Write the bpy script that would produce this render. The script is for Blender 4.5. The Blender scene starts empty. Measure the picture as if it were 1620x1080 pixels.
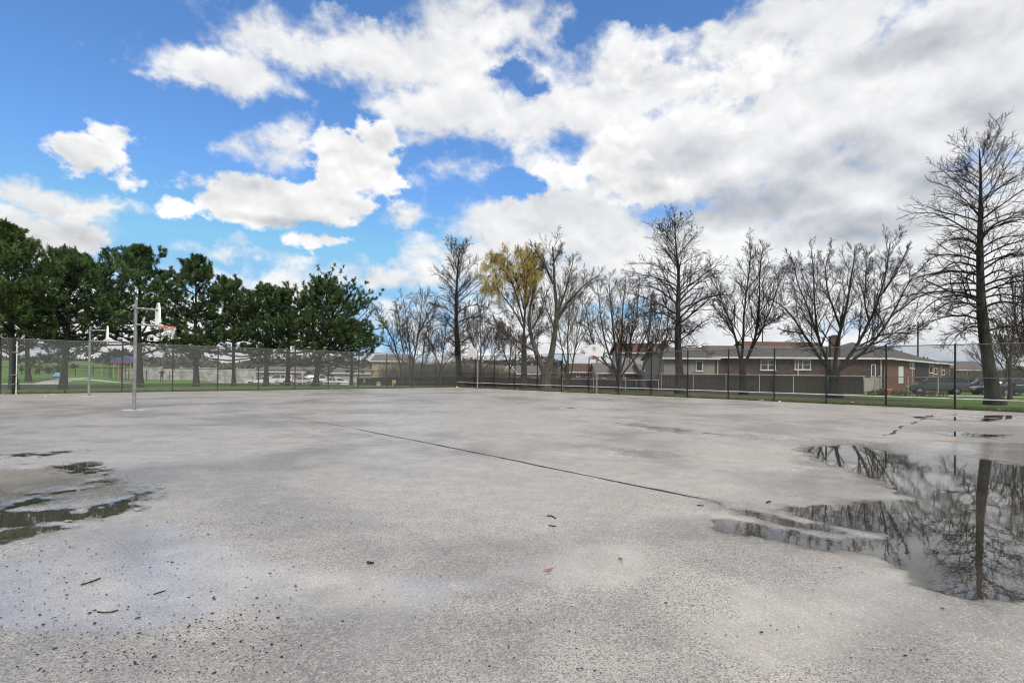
import bpy, math, random
import numpy as np
from mathutils import Matrix, Vector, Euler

random.seed(7)
R = np.random.RandomState(11)
C = bpy.context.scene.collection
scene = bpy.context.scene
rad = math.radians

# ------------------------------------------------------------------ camera
F_PX = 847.0            # focal length in pixels of a 1620 px wide picture
H_CAM = 1.70
PITCH, ROLL = rad(0.6), rad(0.66)
SHIFT = 40.8
cam_d = bpy.data.cameras.new('camera')
cam = bpy.data.objects.new('camera', cam_d); C.objects.link(cam)
CR = Matrix.Rotation(math.pi / 2 + PITCH, 3, 'X') @ Matrix.Rotation(ROLL, 3, 'Z')
cam.matrix_world = Matrix.Translation((0, 0, H_CAM)) @ CR.to_4x4()
cam_d.sensor_width = 36.0
cam_d.lens = F_PX / 1620 * 36.0
cam_d.shift_y = SHIFT / 1620
cam_d.clip_start = 0.05
cam_d.clip_end = 3000
scene.camera = cam

def ray(px, py):
    return CR @ Vector(((px - 810) / F_PX, -(py - 540 - SHIFT) / F_PX, -1.0))
def at(px, py, Y):
    d = ray(px, py); k = Y / d.y
    return Vector((d.x * k, Y, H_CAM + d.z * k))
def gr(px, py, z=0.0):
    d = ray(px, py); k = (z - H_CAM) / d.z
    return Vector((d.x * k, d.y * k, z))
def foot(px, Y, z=0.0, py=600):
    p = at(px, py, Y)
    return Vector((p.x, Y, z))
def azel(px, py):
    d = ray(px, py).normalized()
    return math.atan2(d.x, d.y), math.asin(d.z)

# ------------------------------------------------------------------ node helper
class NT:
    def __init__(s, tree):
        s.t = tree; s.n = tree.nodes; s.l = tree.links
    def node(s, typ, **kw):
        n = s.n.new(typ)
        for k, v in kw.items(): setattr(n, k, v)
        return n
    def put(s, sock, v):
        if isinstance(v, bpy.types.NodeSocket): s.l.new(v, sock)
        elif v is not None:
            if isinstance(v, (tuple, list)) and sock.type == 'RGBA' and len(v) == 3: v = (*v, 1)
            sock.default_value = v
    def m(s, op, a, b=None, c=None, clamp=False):
        n = s.node('ShaderNodeMath', operation=op, use_clamp=clamp)
        for i, v in enumerate((a, b, c)):
            if v is not None: s.put(n.inputs[i], v)
        return n.outputs[0]
    def v(s, op, a, b=None, scale=None):
        n = s.node('ShaderNodeVectorMath', operation=op)
        s.put(n.inputs[0], a)
        if b is not None: s.put(n.inputs[1], b)
        if scale is not None: s.put(n.inputs['Scale'], scale)
        return n.outputs['Value'] if op in ('LENGTH', 'DOT_PRODUCT', 'DISTANCE') else n.outputs[0]
    def noise(s, vec, scale, detail=4, rough=.55, dist=0, dims='3D', col=False):
        n = s.node('ShaderNodeTexNoise', noise_dimensions=dims)
        s.put(n.inputs['Vector'], vec)
        n.inputs['Scale'].default_value = scale; n.inputs['Detail'].default_value = detail
        n.inputs['Roughness'].default_value = rough; n.inputs['Distortion'].default_value = dist
        return n.outputs['Color' if col else 0]
    def voro(s, vec, scale, feature='F1', out='Distance', rnd=1.0):
        n = s.node('ShaderNodeTexVoronoi', feature=feature)
        s.put(n.inputs['Vector'], vec); n.inputs['Scale'].default_value = scale
        n.inputs['Randomness'].default_value = rnd
        return n.outputs[out]
    def ss(s, x, a, b, lo=0.0, hi=1.0, smooth=True):
        n = s.node('ShaderNodeMapRange', interpolation_type='SMOOTHSTEP' if smooth else 'LINEAR')
        s.put(n.inputs['Value'], x)
        for k, v in (('From Min', a), ('From Max', b), ('To Min', lo), ('To Max', hi)): s.put(n.inputs[k], v)
        return n.outputs[0]
    def mix(s, f, a, b):
        n = s.node('ShaderNodeMix', data_type='RGBA')
        s.put(n.inputs[0], f); s.put(n.inputs[6], a); s.put(n.inputs[7], b)
        return n.outputs[2]
    def mulc(s, a, b):
        n = s.node('ShaderNodeMix', data_type='RGBA', blend_type='MULTIPLY')
        s.put(n.inputs[0], 1.0); s.put(n.inputs[6], a); s.put(n.inputs[7], b)
        return n.outputs[2]

# ------------------------------------------------------------------ sun
SUN_AZ, SUN_EL = rad(152), rad(50)          # azimuth from +Y towards +X
sun_d = bpy.data.lights.new('sun', 'SUN'); sun = bpy.data.objects.new('sun', sun_d); C.objects.link(sun)
sun_d.energy = 3.5; sun_d.angle = rad(20); sun_d.color = (1.0, 0.925, 0.81)
sd = Vector((math.sin(SUN_AZ) * math.cos(SUN_EL), math.cos(SUN_AZ) * math.cos(SUN_EL), math.sin(SUN_EL)))
sun.rotation_euler = sd.to_track_quat('Z', 'Y').to_euler()

# ------------------------------------------------------------------ sky
world = bpy.data.worlds.new('World'); scene.world = world; world.use_nodes = True
w = NT(world.node_tree); w.n.clear()
SKY_S = 0.10
geo = w.node('ShaderNodeTexCoord').outputs['Generated']
D = w.v('NORMALIZE', geo)
sep = w.node('ShaderNodeSeparateXYZ'); w.put(sep.inputs[0], D)
dx, dy, dz = sep.outputs
# gentle domain warp so that outlines are irregular
warp = w.noise(D, 5.0, 3, .6, col=True)
warp = w.v('SCALE', w.v('SUBTRACT', warp, (.5, .5, .5)), scale=.045)
fine = w.noise(D, 22.0, 4, .6, col=True)
fine = w.v('SCALE', w.v('SUBTRACT', fine, (.5, .5, .5)), scale=.026)
az = w.m('ARCTAN2', dx, dy); el = w.m('ARCSINE', dz)
cmb = w.node('ShaderNodeCombineXYZ'); w.put(cmb.inputs[0], az); w.put(cmb.inputs[1], el)
A0 = cmb.outputs[0]
AE = w.v('ADD', w.v('ADD', A0, warp), fine)
zer = w.node('ShaderNodeSeparateXYZ'); w.put(zer.inputs[0], AE)
cm2 = w.node('ShaderNodeCombineXYZ'); w.put(cm2.inputs[0], zer.outputs[0]); w.put(cm2.inputs[1], zer.outputs[1])
AE = cm2.outputs[0]
def field(blobs, vec=None, k=.12):
    acc = None
    for (cx, cy, rx, ry, wt) in blobs:
        a, e = azel(cx, cy)
        a1, _ = azel(cx - rx, cy); a2, _ = azel(cx + rx, cy)
        _, e1 = azel(cx, cy + ry); _, e2 = azel(cx, cy - ry)
        ra, re = abs(a2 - a1) / 2, abs(e2 - e1) / 2
        q = w.v('MULTIPLY', w.v('SUBTRACT', vec or AE, (a, e, 0)), (1 / ra, 1 / re, 0))
        f = w.m('MULTIPLY_ADD', w.v('LENGTH', q), -wt, wt)
        acc = f if acc is None else w.m('SMOOTH_MAX', acc, f, k)
    return acc
mid = w.noise(D, 11.0, 5, .62, col=True)
mid = w.v('MULTIPLY', w.v('SUBTRACT', mid, (.5, .5, .5)), (.11, .09, 0))
AE2 = w.v('ADD', AE, mid)
# stretched noise domains for cloud structure (flat clouds get flatter near the horizon)
P = w.v('MULTIPLY', D, (1.0, 1.0, 1.35))
n_big = w.noise(P, 4.5, 7, .52, .15)
n_sm = w.noise(P, 14.0, 5, .55, .2)
n_xs = w.noise(P, 38.0, 4, .55, .1)
UP = (.010, -.006, .042)
n_big_u = w.noise(w.v('ADD', P, UP), 4.5, 4, .45, .15)
n_sm_u = w.noise(w.v('ADD', P, (.004, -.002, .018)), 14.0, 3, .45, .2)
relief = w.m('ADD', w.m('MULTIPLY', w.m('SUBTRACT', n_big, n_big_u), 1.1), w.m('MULTIPLY', w.m('SUBTRACT', n_sm, n_sm_u), .55))

soft = [(650, 95, 280, 80, 1.25), (350, 108, 170, 40, .95), (480, 75, 170, 52, 1.0), (250, 112, 70, 18, .5), (790, 40, 180, 90, .95), (740, 185, 240, 56, 1.0), (930, 175, 160, 80, 1.0),
        (1000, 90, 180, 80, .95), (1180, 60, 200, 120, 1.1), (1260, 200, 340, 160, 1.4), (1500, 130, 340, 220, 1.6), (1120, 270, 240, 80, 1.3), (1330, 320, 390, 90, 1.4),
        (880, 365, 240, 64, 1.2), (1150, 410, 340, 60, 1.5), (1450, 420, 340, 100, 1.7), (1300, 480, 420, 60, 1.4), (940, 450, 300, 46, 1.2), (750, 415, 150, 48, 1.1), (600, 440, 130, 28, .9), (430, 445, 180, 22, .6),
        (690, 275, 90, 36, .55), (660, 345, 110, 34, .65), (60, 320, 140, 26, .75), (190, 330, 80, 14, .4), (390, 400, 130, 18, .55), (390, 240, 80, 32, .42), (460, 225, 34, 40, .5), (200, 430, 180, 36, .6), (80, 370, 120, 40, .8)]
soft += [(900, 110, 120, 60, .5), (1000, 230, 110, 60, 1.2), (1330, 150, 260, 130, 1.6), (1060, 395, 160, 40, 1.3), (1060, 140, 100, 66, 1.5), (1290, 40, 170, 80, 1.7), (1150, 370, 220, 60, 1.5), (1200, 480, 300, 60, 1.3), (600, 100, 120, 60, .9)]
holes = [(806, 118, 46, 26, .75), (850, 140, 40, 18, .55), (1095, 14, 60, 36, .8), (1010, 28, 70, 18, .6), (905, 40, 30, 30, .4), (560, 10, 60, 14, .4), (840, 292, 90, 28, .8), (560, 190, 120, 22, .3)]
crisp = [(450, 315, 190, 42, 1.25), (360, 325, 90, 34, 1.2), (548, 268, 80, 62, 1.1), (592, 226, 34, 42, .9), (400, 335, 110, 28, .85), (350, 296, 50, 30, 1.0), (612, 280, 34, 38, .8), (280, 328, 40, 20, .9), (520, 345, 80, 18, .7),
         (140, 248, 90, 30, .95), (185, 226, 40, 30, .8), (203, 288, 38, 17, .7), (497, 378, 64, 18, .7),
         (85, 392, 84, 40, .95), (125, 368, 42, 30, .8), (20, 352, 60, 30, .7),
         (965, 255, 70, 34, .85), (900, 277, 42, 22, .75), (965, 222, 28, 28, .7), (1030, 300, 80, 34, .75), (1050, 110, 60, 40, .6), (1180, 130, 70, 70, .6)]
S = field(soft, AE2)
Hh = field(holes, AE2)
S = w.m('SUBTRACT', S, w.m('MULTIPLY', w.m('MAXIMUM', Hh, 0.0), 1.3))
Ks = field(crisp, k=.06)
# everywhere outside the frame broken cloud goes on, its cover raised to light the court less blue
outf = w.m('MAXIMUM', w.ss(w.m('ABSOLUTE', az), .72, 1.0), w.ss(el, .62, .85))
gen = w.m('MULTIPLY_ADD', w.noise(P, 1.7, 3, .5), 3.4, -1.05)
lowb = w.ss(el, .05, .27, .62, -.6)                                # haze bank of cloud near the horizon
S = w.m('ADD', w.m('MULTIPLY', S, w.m('SUBTRACT', 1.0, outf)), w.m('MULTIPLY', gen, outf))
S = w.m('SMOOTH_MAX', S, lowb, .15)
Sd = w.m('ADD', S, w.m('ADD', w.m('MULTIPLY_ADD', n_big, 2.3, -1.15), w.m('ADD', w.m('MULTIPLY_ADD', n_sm, 1.5, -.75), w.m('MULTIPLY_ADD', n_xs, .5, -.25))))
cov_s = w.ss(Sd, -.12, .62)
Kd = w.m('ADD', Ks, w.m('ADD', w.m('MULTIPLY_ADD', n_sm, 1.5, -.75), w.m('ADD', w.m('MULTIPLY_ADD', n_big, .5, -.25), w.m('MULTIPLY_ADD', n_xs, 1.0, -.5))))
cov_k = w.ss(Kd, .00, .34)
cov_k = w.m('MULTIPLY', cov_k, w.m('SUBTRACT', 1.0, outf))
# grey undersides
grey = field([(1150, 335, 250, 48, 1.0), (1330, 365, 200, 40, 1.1), (1100, 240, 130, 45, .55), (1440, 75, 170, 45, 1.0), (1350, 250, 160, 70, .8), (1560, 190, 160, 60, .5),
              (1480, 300, 130, 80, .8), (1300, 425, 260, 18, .7), (1000, 440, 200, 14, .5), (960, 155, 60, 24, .3), (460, 356, 200, 16, .9), (1250, 300, 260, 70, .5), (150, 268, 60, 10, .4), (1080, 470, 300, 20, .4)])
grey = w.m('ADD', w.m('MAXIMUM', grey, 0.0), w.m('MULTIPLY', outf, w.ss(n_big, .42, .62, 0, .55)))
bs = w.m('MULTIPLY_ADD', relief, .85, .875)
bs = w.m('SUBTRACT', bs, w.m('MULTIPLY', w.ss(grey, 0.0, .8), .29))
bk = w.m('MULTIPLY_ADD', relief, 1.25, w.ss(Kd, .0, .6, 1.0, .90))
bk = w.m('SUBTRACT', bk, w.m('MULTIPLY', w.ss(grey, 0.0, .8), .25))
bs = w.m('MINIMUM', w.m('MAXIMUM', bs, .42), 1.08); bk = w.m('MINIMUM', w.m('MAXIMUM', bk, .5), 1.12)
sky = w.node('ShaderNodeTexSky', sky_type='NISHITA')
sky.sun_disc = False; sky.sun_elevation = SUN_EL; sky.sun_rotation = SUN_AZ; sky.altitude = 150
sky.air_density = 1.0; sky.dust_density = .5; sky.ozone_density = 2.0
skyc = w.v('MINIMUM', w.mulc(sky.outputs[0], (1.05, 1.52, 1.98)), (3.0, 6.0, 9.0))
def tint(b, ch, cl):
    n = w.node('ShaderNodeMix', data_type='RGBA'); w.put(n.inputs[0], w.ss(b, .45, .95, 0, 1)); w.put(n.inputs[6], cl); w.put(n.inputs[7], ch)
    c = w.node('ShaderNodeVectorMath', operation='SCALE'); w.put(c.inputs[0], n.outputs[2]); w.put(c.inputs['Scale'], w.m('MULTIPLY', b, 1 / SKY_S))
    return c.outputs[0]
c1 = w.mix(w.m('MULTIPLY', cov_s, .97), skyc, tint(bs, (1.0, 1.0, 1.0), (.93, .98, 1.06)))
c2 = w.mix(cov_k, c1, tint(bk, (1.0, 1.0, 1.0), (.95, .985, 1.05)))
low = w.ss(dz, -.02, .0)                                            # below the horizon: ground haze grey
c3 = w.mix(low, (2.2, 2.3, 2.3), c2)
bg = w.node('ShaderNodeBackground'); w.put(bg.inputs[0], c3); bg.inputs[1].default_value = SKY_S
wo = w.node('ShaderNodeOutputWorld'); w.l.new(bg.outputs[0], wo.inputs[0])
world.cycles.sampling_method = 'MANUAL'; world.cycles.sample_map_resolution = 512

scene.view_settings.view_transform = 'Standard'; scene.view_settings.look = 'None'
scene.view_settings.gamma = 1.0; scene.view_settings.exposure = 0.0
scene.view_settings.use_curve_mapping = False
scene.cycles.use_denoising = True
scene.cycles.filter_width = 1.05
scene.cycles.max_bounces = 5; scene.cycles.transparent_max_bounces = 12
scene.cycles.caustics_reflective = False; scene.cycles.caustics_refractive = False

# ------------------------------------------------------------------ materials
def mat(name, col, rough=.8, col2=None, scale=3, detail=4, lo=.35, hi=.65, bump=0, bscale=None, metal=0, spec=None, coords='Object', objrand=0, stretch=None, trans=0):
    m = bpy.data.materials.new(name); m.use_nodes = True
    t = NT(m.node_tree); b = m.node_tree.nodes['Principled BSDF']
    b.inputs['Roughness'].default_value = rough; b.inputs['Metallic'].default_value = metal
    if spec is not None: b.inputs['Specular IOR Level'].default_value = spec
    c = (*col, 1); b.inputs['Base Color'].default_value = c
    vec = t.node('ShaderNodeTexCoord').outputs[coords]
    if stretch: vec = t.v('MULTIPLY', vec, stretch)
    cs = None
    if col2 is not None:
        cs = t.mix(t.ss(t.noise(vec, scale, detail, .6), lo, hi), col, col2)
    if objrand:
        oi = t.node('ShaderNodeObjectInfo').outputs['Random']
        cs = t.mulc(cs if cs is not None else col, t.mix(oi, (1 - objrand,) * 3, (1 + objrand,) * 3))
    if cs is not None: t.put(b.inputs['Base Color'], cs)
    if bump:
        bn = t.node('ShaderNodeBump'); bn.inputs['Strength'].default_value = 1; bn.inputs['Distance'].default_value = bump
        t.put(bn.inputs['Height'], t.noise(vec, bscale or scale * 6, 4, .6)); t.l.new(bn.outputs[0], b.inputs['Normal'])
    return m
M = {}
M['bark'] = mat('bark', (.060, .052, .045), .92, (.11, .098, .085), 5, bump=.03, bscale=14, stretch=(1, 1, .25), spec=.2)
M['bark_dark'] = mat('bark_dark', (.026, .023, .021), .92, (.060, .054, .048), 5, bump=.04, bscale=12, stretch=(1, 1, .3), spec=.2)
M['twig'] = mat('twig_bark', (.022, .018, .016), .9, spec=.15)
M['twig_brown'] = mat('brown_twig_bark', (.050, .040, .033), .9, spec=.15)
M['twig_olive'] = mat('mossy_bark', (.085, .080, .040), .9, (.13, .12, .06), 3, spec=.15)
M['willow'] = mat('willow_catkin', (.55, .44, .14), .8, (.38, .30, .09), 2, spec=.2)
M['pink'] = mat('pink_bud', (.40, .19, .18), .8, (.30, .17, .15), 2, spec=.2)
M['needle'] = mat('needle', (.032, .062, .024), .75, (.082, .135, .044), .55, 3, .38, .62, spec=.25)
M['needle_fresh'] = mat('fresh_needle', (.034, .066, .022), .7, (.105, .155, .040), .8, 3, .38, .6, spec=.25)
M['leafy'] = mat('evergreen_leaf', (.035, .055, .022), .8, (.07, .08, .03), 2)
M['black'] = mat('black_coated_steel', (.012, .014, .014), .5, spec=.4)
M['steel'] = mat('galvanised_steel', (.30, .31, .32), .45, (.20, .205, .21), 3, metal=.4)
M['steel_dark'] = mat('weathered_steel', (.10, .11, .115), .5, (.15, .16, .165), 4, metal=.3)
M['rail'] = mat('rail_steel', (.70, .71, .72), .4, (.52, .53, .54), 2)
M['wire'] = mat('chain_link_wire', (.17, .18, .18), .5, spec=.4, metal=.2)
M['wire_dark'] = mat('dark_chain_link_wire', (.085, .09, .09), .5, spec=.4, metal=.2)
M['wire_l'] = mat('chain_link_wire_light', (.08, .085, .085), .5, spec=.4, metal=.2)
M['white'] = mat('white_paint', (.80, .80, .80), .4, (.70, .70, .69), 4)
M['board'] = mat('backboard_white', (.84, .85, .86), .45, (.78, .78, .78), 3)
M['orange'] = mat('orange_rim_paint', (.75, .17, .03), .45)
M['red'] = mat('red_paint', (.40, .045, .05), .5)
M['blue'] = mat('blue_plastic', (.10, .32, .70), .45, (.16, .42, .78), 6)
M['yellow'] = mat('yellow_sign_paint', (.75, .62, .14), .5)
M['concrete'] = mat('concrete', (.50, .49, .47), .85, (.36, .35, .34), 2.5, bump=.004)
M['wall_conc'] = mat('weathered_concrete', (.50, .49, .46), .85, (.30, .30, .28), .9, 6, .40, .62, bump=.02, bscale=4)
M['brick'] = mat('brown_brick', (.070, .044, .038), .88, (.125, .074, .062), 1.6, 6)
M['brick_or'] = mat('orange_brick', (.20, .095, .060), .88, (.15, .080, .055), 1.5, 6)
M['siding'] = mat('beige_siding', (.30, .285, .25), .7, (.25, .24, .21), 1)
M['stucco'] = mat('white_stucco', (.48, .465, .44), .8, (.40, .39, .37), 1)
M['beige'] = mat('tan_siding', (.42, .32, .20), .8, (.38, .30, .20), 1)
M['shingle'] = mat('grey_shingle', (.085, .081, .076), .9, (.14, .133, .125), 3, 6, stretch=(1, 1, 3), spec=.12, bump=.02, bscale=10)
M['shingle_red'] = mat('red_brown_shingle', (.13, .068, .058), .9, (.10, .062, .054), 2, 6, spec=.12)
M['shingle_dk'] = mat('dark_shingle', (.14, .125, .12), .9, (.19, .17, .165), 3, 6, spec=.12)
M['glass'] = mat('window_glass', (.035, .045, .05), .06, spec=.8)
M['carport_shade'] = mat('painted_carport_shade', (.03, .028, .026), .8)  # flat dark colour standing in for shade inside the open carport
M['wood_dk'] = mat('dark_fence_wood', (.028, .024, .021), .85, (.050, .042, .036), 3, 5, stretch=(3, 3, .4), objrand=.18, bump=.004)
M['wood_lt'] = mat('pale_gate_wood', (.46, .43, .38), .8, (.36, .34, .30), 4)
M['tyre'] = mat('tyre_rubber', (.015, .015, .016), .8)
M['alloy'] = mat('alloy_wheel', (.55, .56, .58), .35, metal=.7)
M['tail'] = mat('tail_light', (.45, .02, .02), .3)
M['head'] = mat('headlight_glass', (.75, .77, .80), .15)
M['skin'] = mat('skin', (.45, .27, .19), .6)
M['cloth'] = mat('dark_jacket_cloth', (.018, .020, .026), .9)
M['cloth2'] = mat('dark_trouser_cloth', (.025, .025, .028), .9)
M['dirt'] = mat('leaf_mulch', (.075, .040, .028), .95, (.13, .070, .048), 6, 6, bump=.03)
M['leaf'] = mat('dead_leaf', (.26, .11, .07), .7, (.14, .06, .04), 30)
M['debris'] = mat('dark_debris', (.02, .018, .016), .9)
M['crackm'] = mat('crack_filler', (.022, .020, .019), .85, (.05, .046, .043), 4)
M['thicket'] = mat('thicket_twig', (.17, .15, .13), .95, (.10, .09, .078), .8, spec=.1)
M['hose_dk'] = mat('dark_plastic', (.03, .033, .04), .5)
def paint(name, col): 
    m = mat(name, col, .28); m.node_tree.nodes['Principled BSDF'].inputs['Coat Weight'].default_value = .6; return m

# ------------------------------------------------------------------ mesh helpers
def mesh_np(name, V, F, smooth=False):
    V = np.asarray(V, dtype=np.float32); F = np.asarray(F, dtype=np.int32)
    me = bpy.data.meshes.new(name)
    n, k = F.shape
    me.vertices.add(len(V)); me.vertices.foreach_set('co', V.ravel())
    me.loops.add(n * k); me.loops.foreach_set('vertex_index', F.ravel())
    me.polygons.add(n); me.polygons.foreach_set('loop_start', np.arange(0, n * k, k, dtype=np.int32))
    me.polygons.foreach_set('loop_total', np.full(n, k, dtype=np.int32))
    me.update(calc_edges=True)
    me.polygons.foreach_set('use_smooth', np.full(n, smooth, dtype=bool))
    return me
def link(name, me, m=None, parent=None, kind=None, loc=None, label=None, cat=None, group=None):
    o = bpy.data.objects.new(name, me); C.objects.link(o)
    if m is not None and me is not None and not me.materials: me.materials.append(m)
    if parent is not None: o.parent = parent
    if loc is not None: o.location = loc
    tag(o, label, cat, group, kind)
    return o
def tag(o, label=None, cat=None, group=None, kind=None):
    if label: o['label'] = label
    if cat: o['category'] = cat
    if group: o['group'] = group
    if kind: o['kind'] = kind
    return o
def thing(name, label, cat, loc=(0, 0, 0), rz=0, group=None):
    o = bpy.data.objects.new(name, None); C.objects.link(o)
    o.location = loc; o.rotation_euler = (0, 0, rz); o.empty_display_size = .2
    return tag(o, label, cat, group)
def copy_tree(o, parent=None):
    c = o.copy(); C.objects.link(c); c.parent = parent
    for ch in list(o.children): copy_tree(ch, c)
    return c
class MB:
    """collects boxes, prisms and tubes into one mesh of one or more materials"""
    def __init__(s): s.v = []; s.f = []; s.mi = []; s.cur = 0; s.sm = []
    def add(s, vs, fs, smooth=False):
        b = len(s.v); s.v += [tuple(p) for p in vs]
        for f in fs: s.f.append(tuple(i + b for i in f)); s.mi.append(s.cur); s.sm.append(smooth)
    def box(s, x0, y0, z0, x1, y1, z1, mtx=None):
        vs = [Vector(p) for p in ((x0, y0, z0), (x1, y0, z0), (x1, y1, z0), (x0, y1, z0), (x0, y0, z1), (x1, y0, z1), (x1, y1, z1), (x0, y1, z1))]
        if mtx is not None: vs = [mtx @ p for p in vs]
        s.add(vs, [(3, 2, 1, 0), (4, 5, 6, 7), (0, 1, 5, 4), (1, 2, 6, 5), (2, 3, 7, 6), (3, 0, 4, 7)])
        return s
    def tube(s, a, b, r0, r1=None, n=8, caps=True, smooth=True):
        a = Vector(a); b = Vector(b); r1 = r0 if r1 is None else r1
        d = (b - a).normalized(); u = d.orthogonal().normalized(); v_ = d.cross(u)
        vs = []
        for p, r in ((a, r0), (b, r1)):
            for i in range(n):
                t = 2 * math.pi * i / n; vs.append(p + u * (math.cos(t) * r) + v_ * (math.sin(t) * r))
        s.add(vs, [(i, (i + 1) % n, n + (i + 1) % n, n + i) for i in range(n)], smooth)
        if caps: s.add(vs, [tuple(range(n))[::-1], tuple(range(n, 2 * n))])
        return s
    def poly(s, pts, depth_vec):
        """closed outline extruded along depth_vec"""
        n = len(pts); pts = [Vector(p) for p in pts]; dv = Vector(depth_vec)
        vs = pts + [p + dv for p in pts]
        s.add(vs, [tuple(range(n))[::-1], tuple(range(n, 2 * n))] + [(i, (i + 1) % n, n + (i + 1) % n, n + i) for i in range(n)])
        return s
    def build(s, name, m, parent=None, kind=None, **kw):
        me = bpy.data.meshes.new(name); me.from_pydata(s.v, [], s.f); 
        ms = m if isinstance(m, (list, tuple)) else [m]
        for x in ms: me.materials.append(x)
        me.polygons.foreach_set('material_index', s.mi); me.polygons.foreach_set('use_smooth', s.sm)
        me.update()
        return link(name, me, None, parent, kind, **kw)

# numpy fractal value noise (2D)
def _hash(ix, iy, seed):
    h = (ix.astype(np.int64) * 374761393 + iy.astype(np.int64) * 668265263 + seed * 1442695041) & 0xffffffff
    h = ((h ^ (h >> 13)) * 1274126177) & 0xffffffff
    return ((h ^ (h >> 16)) & 0xffff) / 65535.0
def vnoise(x, y, seed=0):
    ix = np.floor(x); iy = np.floor(y); fx = x - ix; fy = y - iy
    fx = fx * fx * (3 - 2 * fx); fy = fy * fy * (3 - 2 * fy)
    a = _hash(ix, iy, seed); b = _hash(ix + 1, iy, seed); c = _hash(ix, iy + 1, seed); d = _hash(ix + 1, iy + 1, seed)
    return (a * (1 - fx) + b * fx) * (1 - fy) + (c * (1 - fx) + d * fx) * fy
def fbm(x, y, octs=5, seed=0, g=.5):
    s = 0; a = 1; t = 0
    for i in range(octs):
        s = s + a * vnoise(x * 2 ** i, y * 2 ** i, seed + i * 17); t += a; a *= g
    return s / t
# ------------------------------------------------------------------ court
CORNER = np.array((-6.14, 60.5)); LD = np.array((-.689, -.725)); RD = np.array((.690, -.724))
LD /= np.linalg.norm(LD); RD /= np.linalg.norm(RD)
BAY = 3.115
def poly_sd(poly, X, Y):
    """signed distance to a polygon, negative inside"""
    P_ = np.array(poly); n = len(P_)
    d = np.full(X.shape, 1e9); ins = np.zeros(X.shape, bool)
    for i in range(n):
        a = P_[i]; b = P_[(i + 1) % n]; e = b - a
        wx = X - a[0]; wy = Y - a[1]
        t = np.clip((wx * e[0] + wy * e[1]) / (e @ e + 1e-12), 0, 1)
        d = np.minimum(d, np.hypot(wx - t * e[0], wy - t * e[1]))
        c = ((a[1] <= Y) & (b[1] > Y)) | ((b[1] <= Y) & (a[1] > Y))
        xi = a[0] + (Y - a[1]) / (e[1] if abs(e[1]) > 1e-9 else 1e-9) * e[0]
        ins ^= c & (X < xi)
    return np.where(ins, -d, d)
def gpoly(pts): return [tuple(gr(*p))[:2] for p in pts]
water_polys = [gpoly(p) for p in (
    [(1278, 705), (1330, 704), (1365, 703), (1385, 711), (1420, 716), (1470, 716), (1510, 720), (1560, 727), (1620, 736), (1760, 745), (1760, 960), (1600, 950), (1530, 950), (1470, 930), (1420, 900), (1380, 880),
     (1330, 865), (1270, 850), (1190, 838), (1125, 830), (1128, 824), (1190, 832), (1250, 842), (1330, 852), (1398, 858), (1405, 848), (1380, 842), (1330, 830), (1280, 819), (1228, 808), (1240, 799), (1290, 797), (1330, 793), (1380, 793),
     (1440, 796), (1450, 788), (1405, 772), (1365, 754), (1330, 738), (1290, 724)],
    [(1440, 659), (1470, 657), (1530, 661), (1590, 662), (1560, 666), (1500, 665), (1455, 663)],
    [(1500, 655), (1560, 657), (1640, 657), (1700, 662), (1620, 662), (1540, 660)],
    [(1470, 683), (1520, 683), (1560, 687), (1600, 688), (1560, 692), (1500, 689)],
    [(1118, 790), (1140, 793), (1160, 799), (1150, 804), (1130, 799)],
    [(155, 800), (205, 790), (235, 778), (215, 792), (205, 806), (175, 814), (150, 812)],
    [(-60, 812), (0, 812), (70, 808), (120, 812), (140, 815), (110, 821), (70, 826), (40, 834), (-60, 838)],
    [(-80, 843), (10, 842), (60, 834), (84, 838), (40, 846), (0, 856), (-80, 866)],
    [(-60, 798), (10, 796), (55, 788), (100, 786), (60, 797), (0, 804), (-60, 806)],
    [(40, 782), (80, 776), (140, 772), (100, 781), (60, 786)],
    [(104, 737), (130, 734), (150, 742), (170, 750), (140, 752), (114, 746)],
    [(150, 762), (180, 757), (196, 766), (165, 771)],
    [(20, 719), (60, 717), (115, 715), (60, 720)],
    [(1118, 820), (1190, 826), (1262, 838), (1335, 848), (1400, 854), (1415, 882), (1340, 876), (1260, 864), (1180, 852), (1122, 838)],
    [(1140, 800), (1190, 806), (1262, 824), (1330, 838), (1330, 844), (1250, 834), (1180, 816)],
)]
# film of water (no depth): polygons with softness
film_polys = [gpoly(p) for p in (
    [(70, 850), (150, 822), (210, 830), (330, 850), (430, 900), (560, 905), (620, 940), (560, 1010), (430, 1000), (380, 960), (250, 1000), (60, 1020), (-60, 1000), (-60, 930), (60, 880)],
    [(580, 905), (720, 920), (700, 990), (560, 1080), (480, 1080)],
    [(800, 880), (930, 860), (1010, 860), (1060, 900), (960, 925), (840, 925), (760, 950), (700, 930)],
    [(1130, 860), (1300, 880), (1380, 900), (1500, 960), (1560, 1010), (1400, 1030), (1220, 1060), (1100, 1000), (1180, 930), (1330, 930), (1360, 910), (1260, 890)],
    [(-100, 735), (60, 740), (130, 735), (230, 770), (250, 790), (160, 790), (60, 800), (-100, 810)],
    [(960, 668), (1020, 671), (1120, 683), (1270, 697), (1240, 701), (1110, 689), (1010, 676)],
    [(960, 710), (1040, 716), (1090, 728), (1030, 727)],
    [(1280, 700), (1700, 700), (1700, 1100), (1450, 1000), (1380, 900), (1150, 850), (1100, 820), (1250, 790)],
)]
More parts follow.
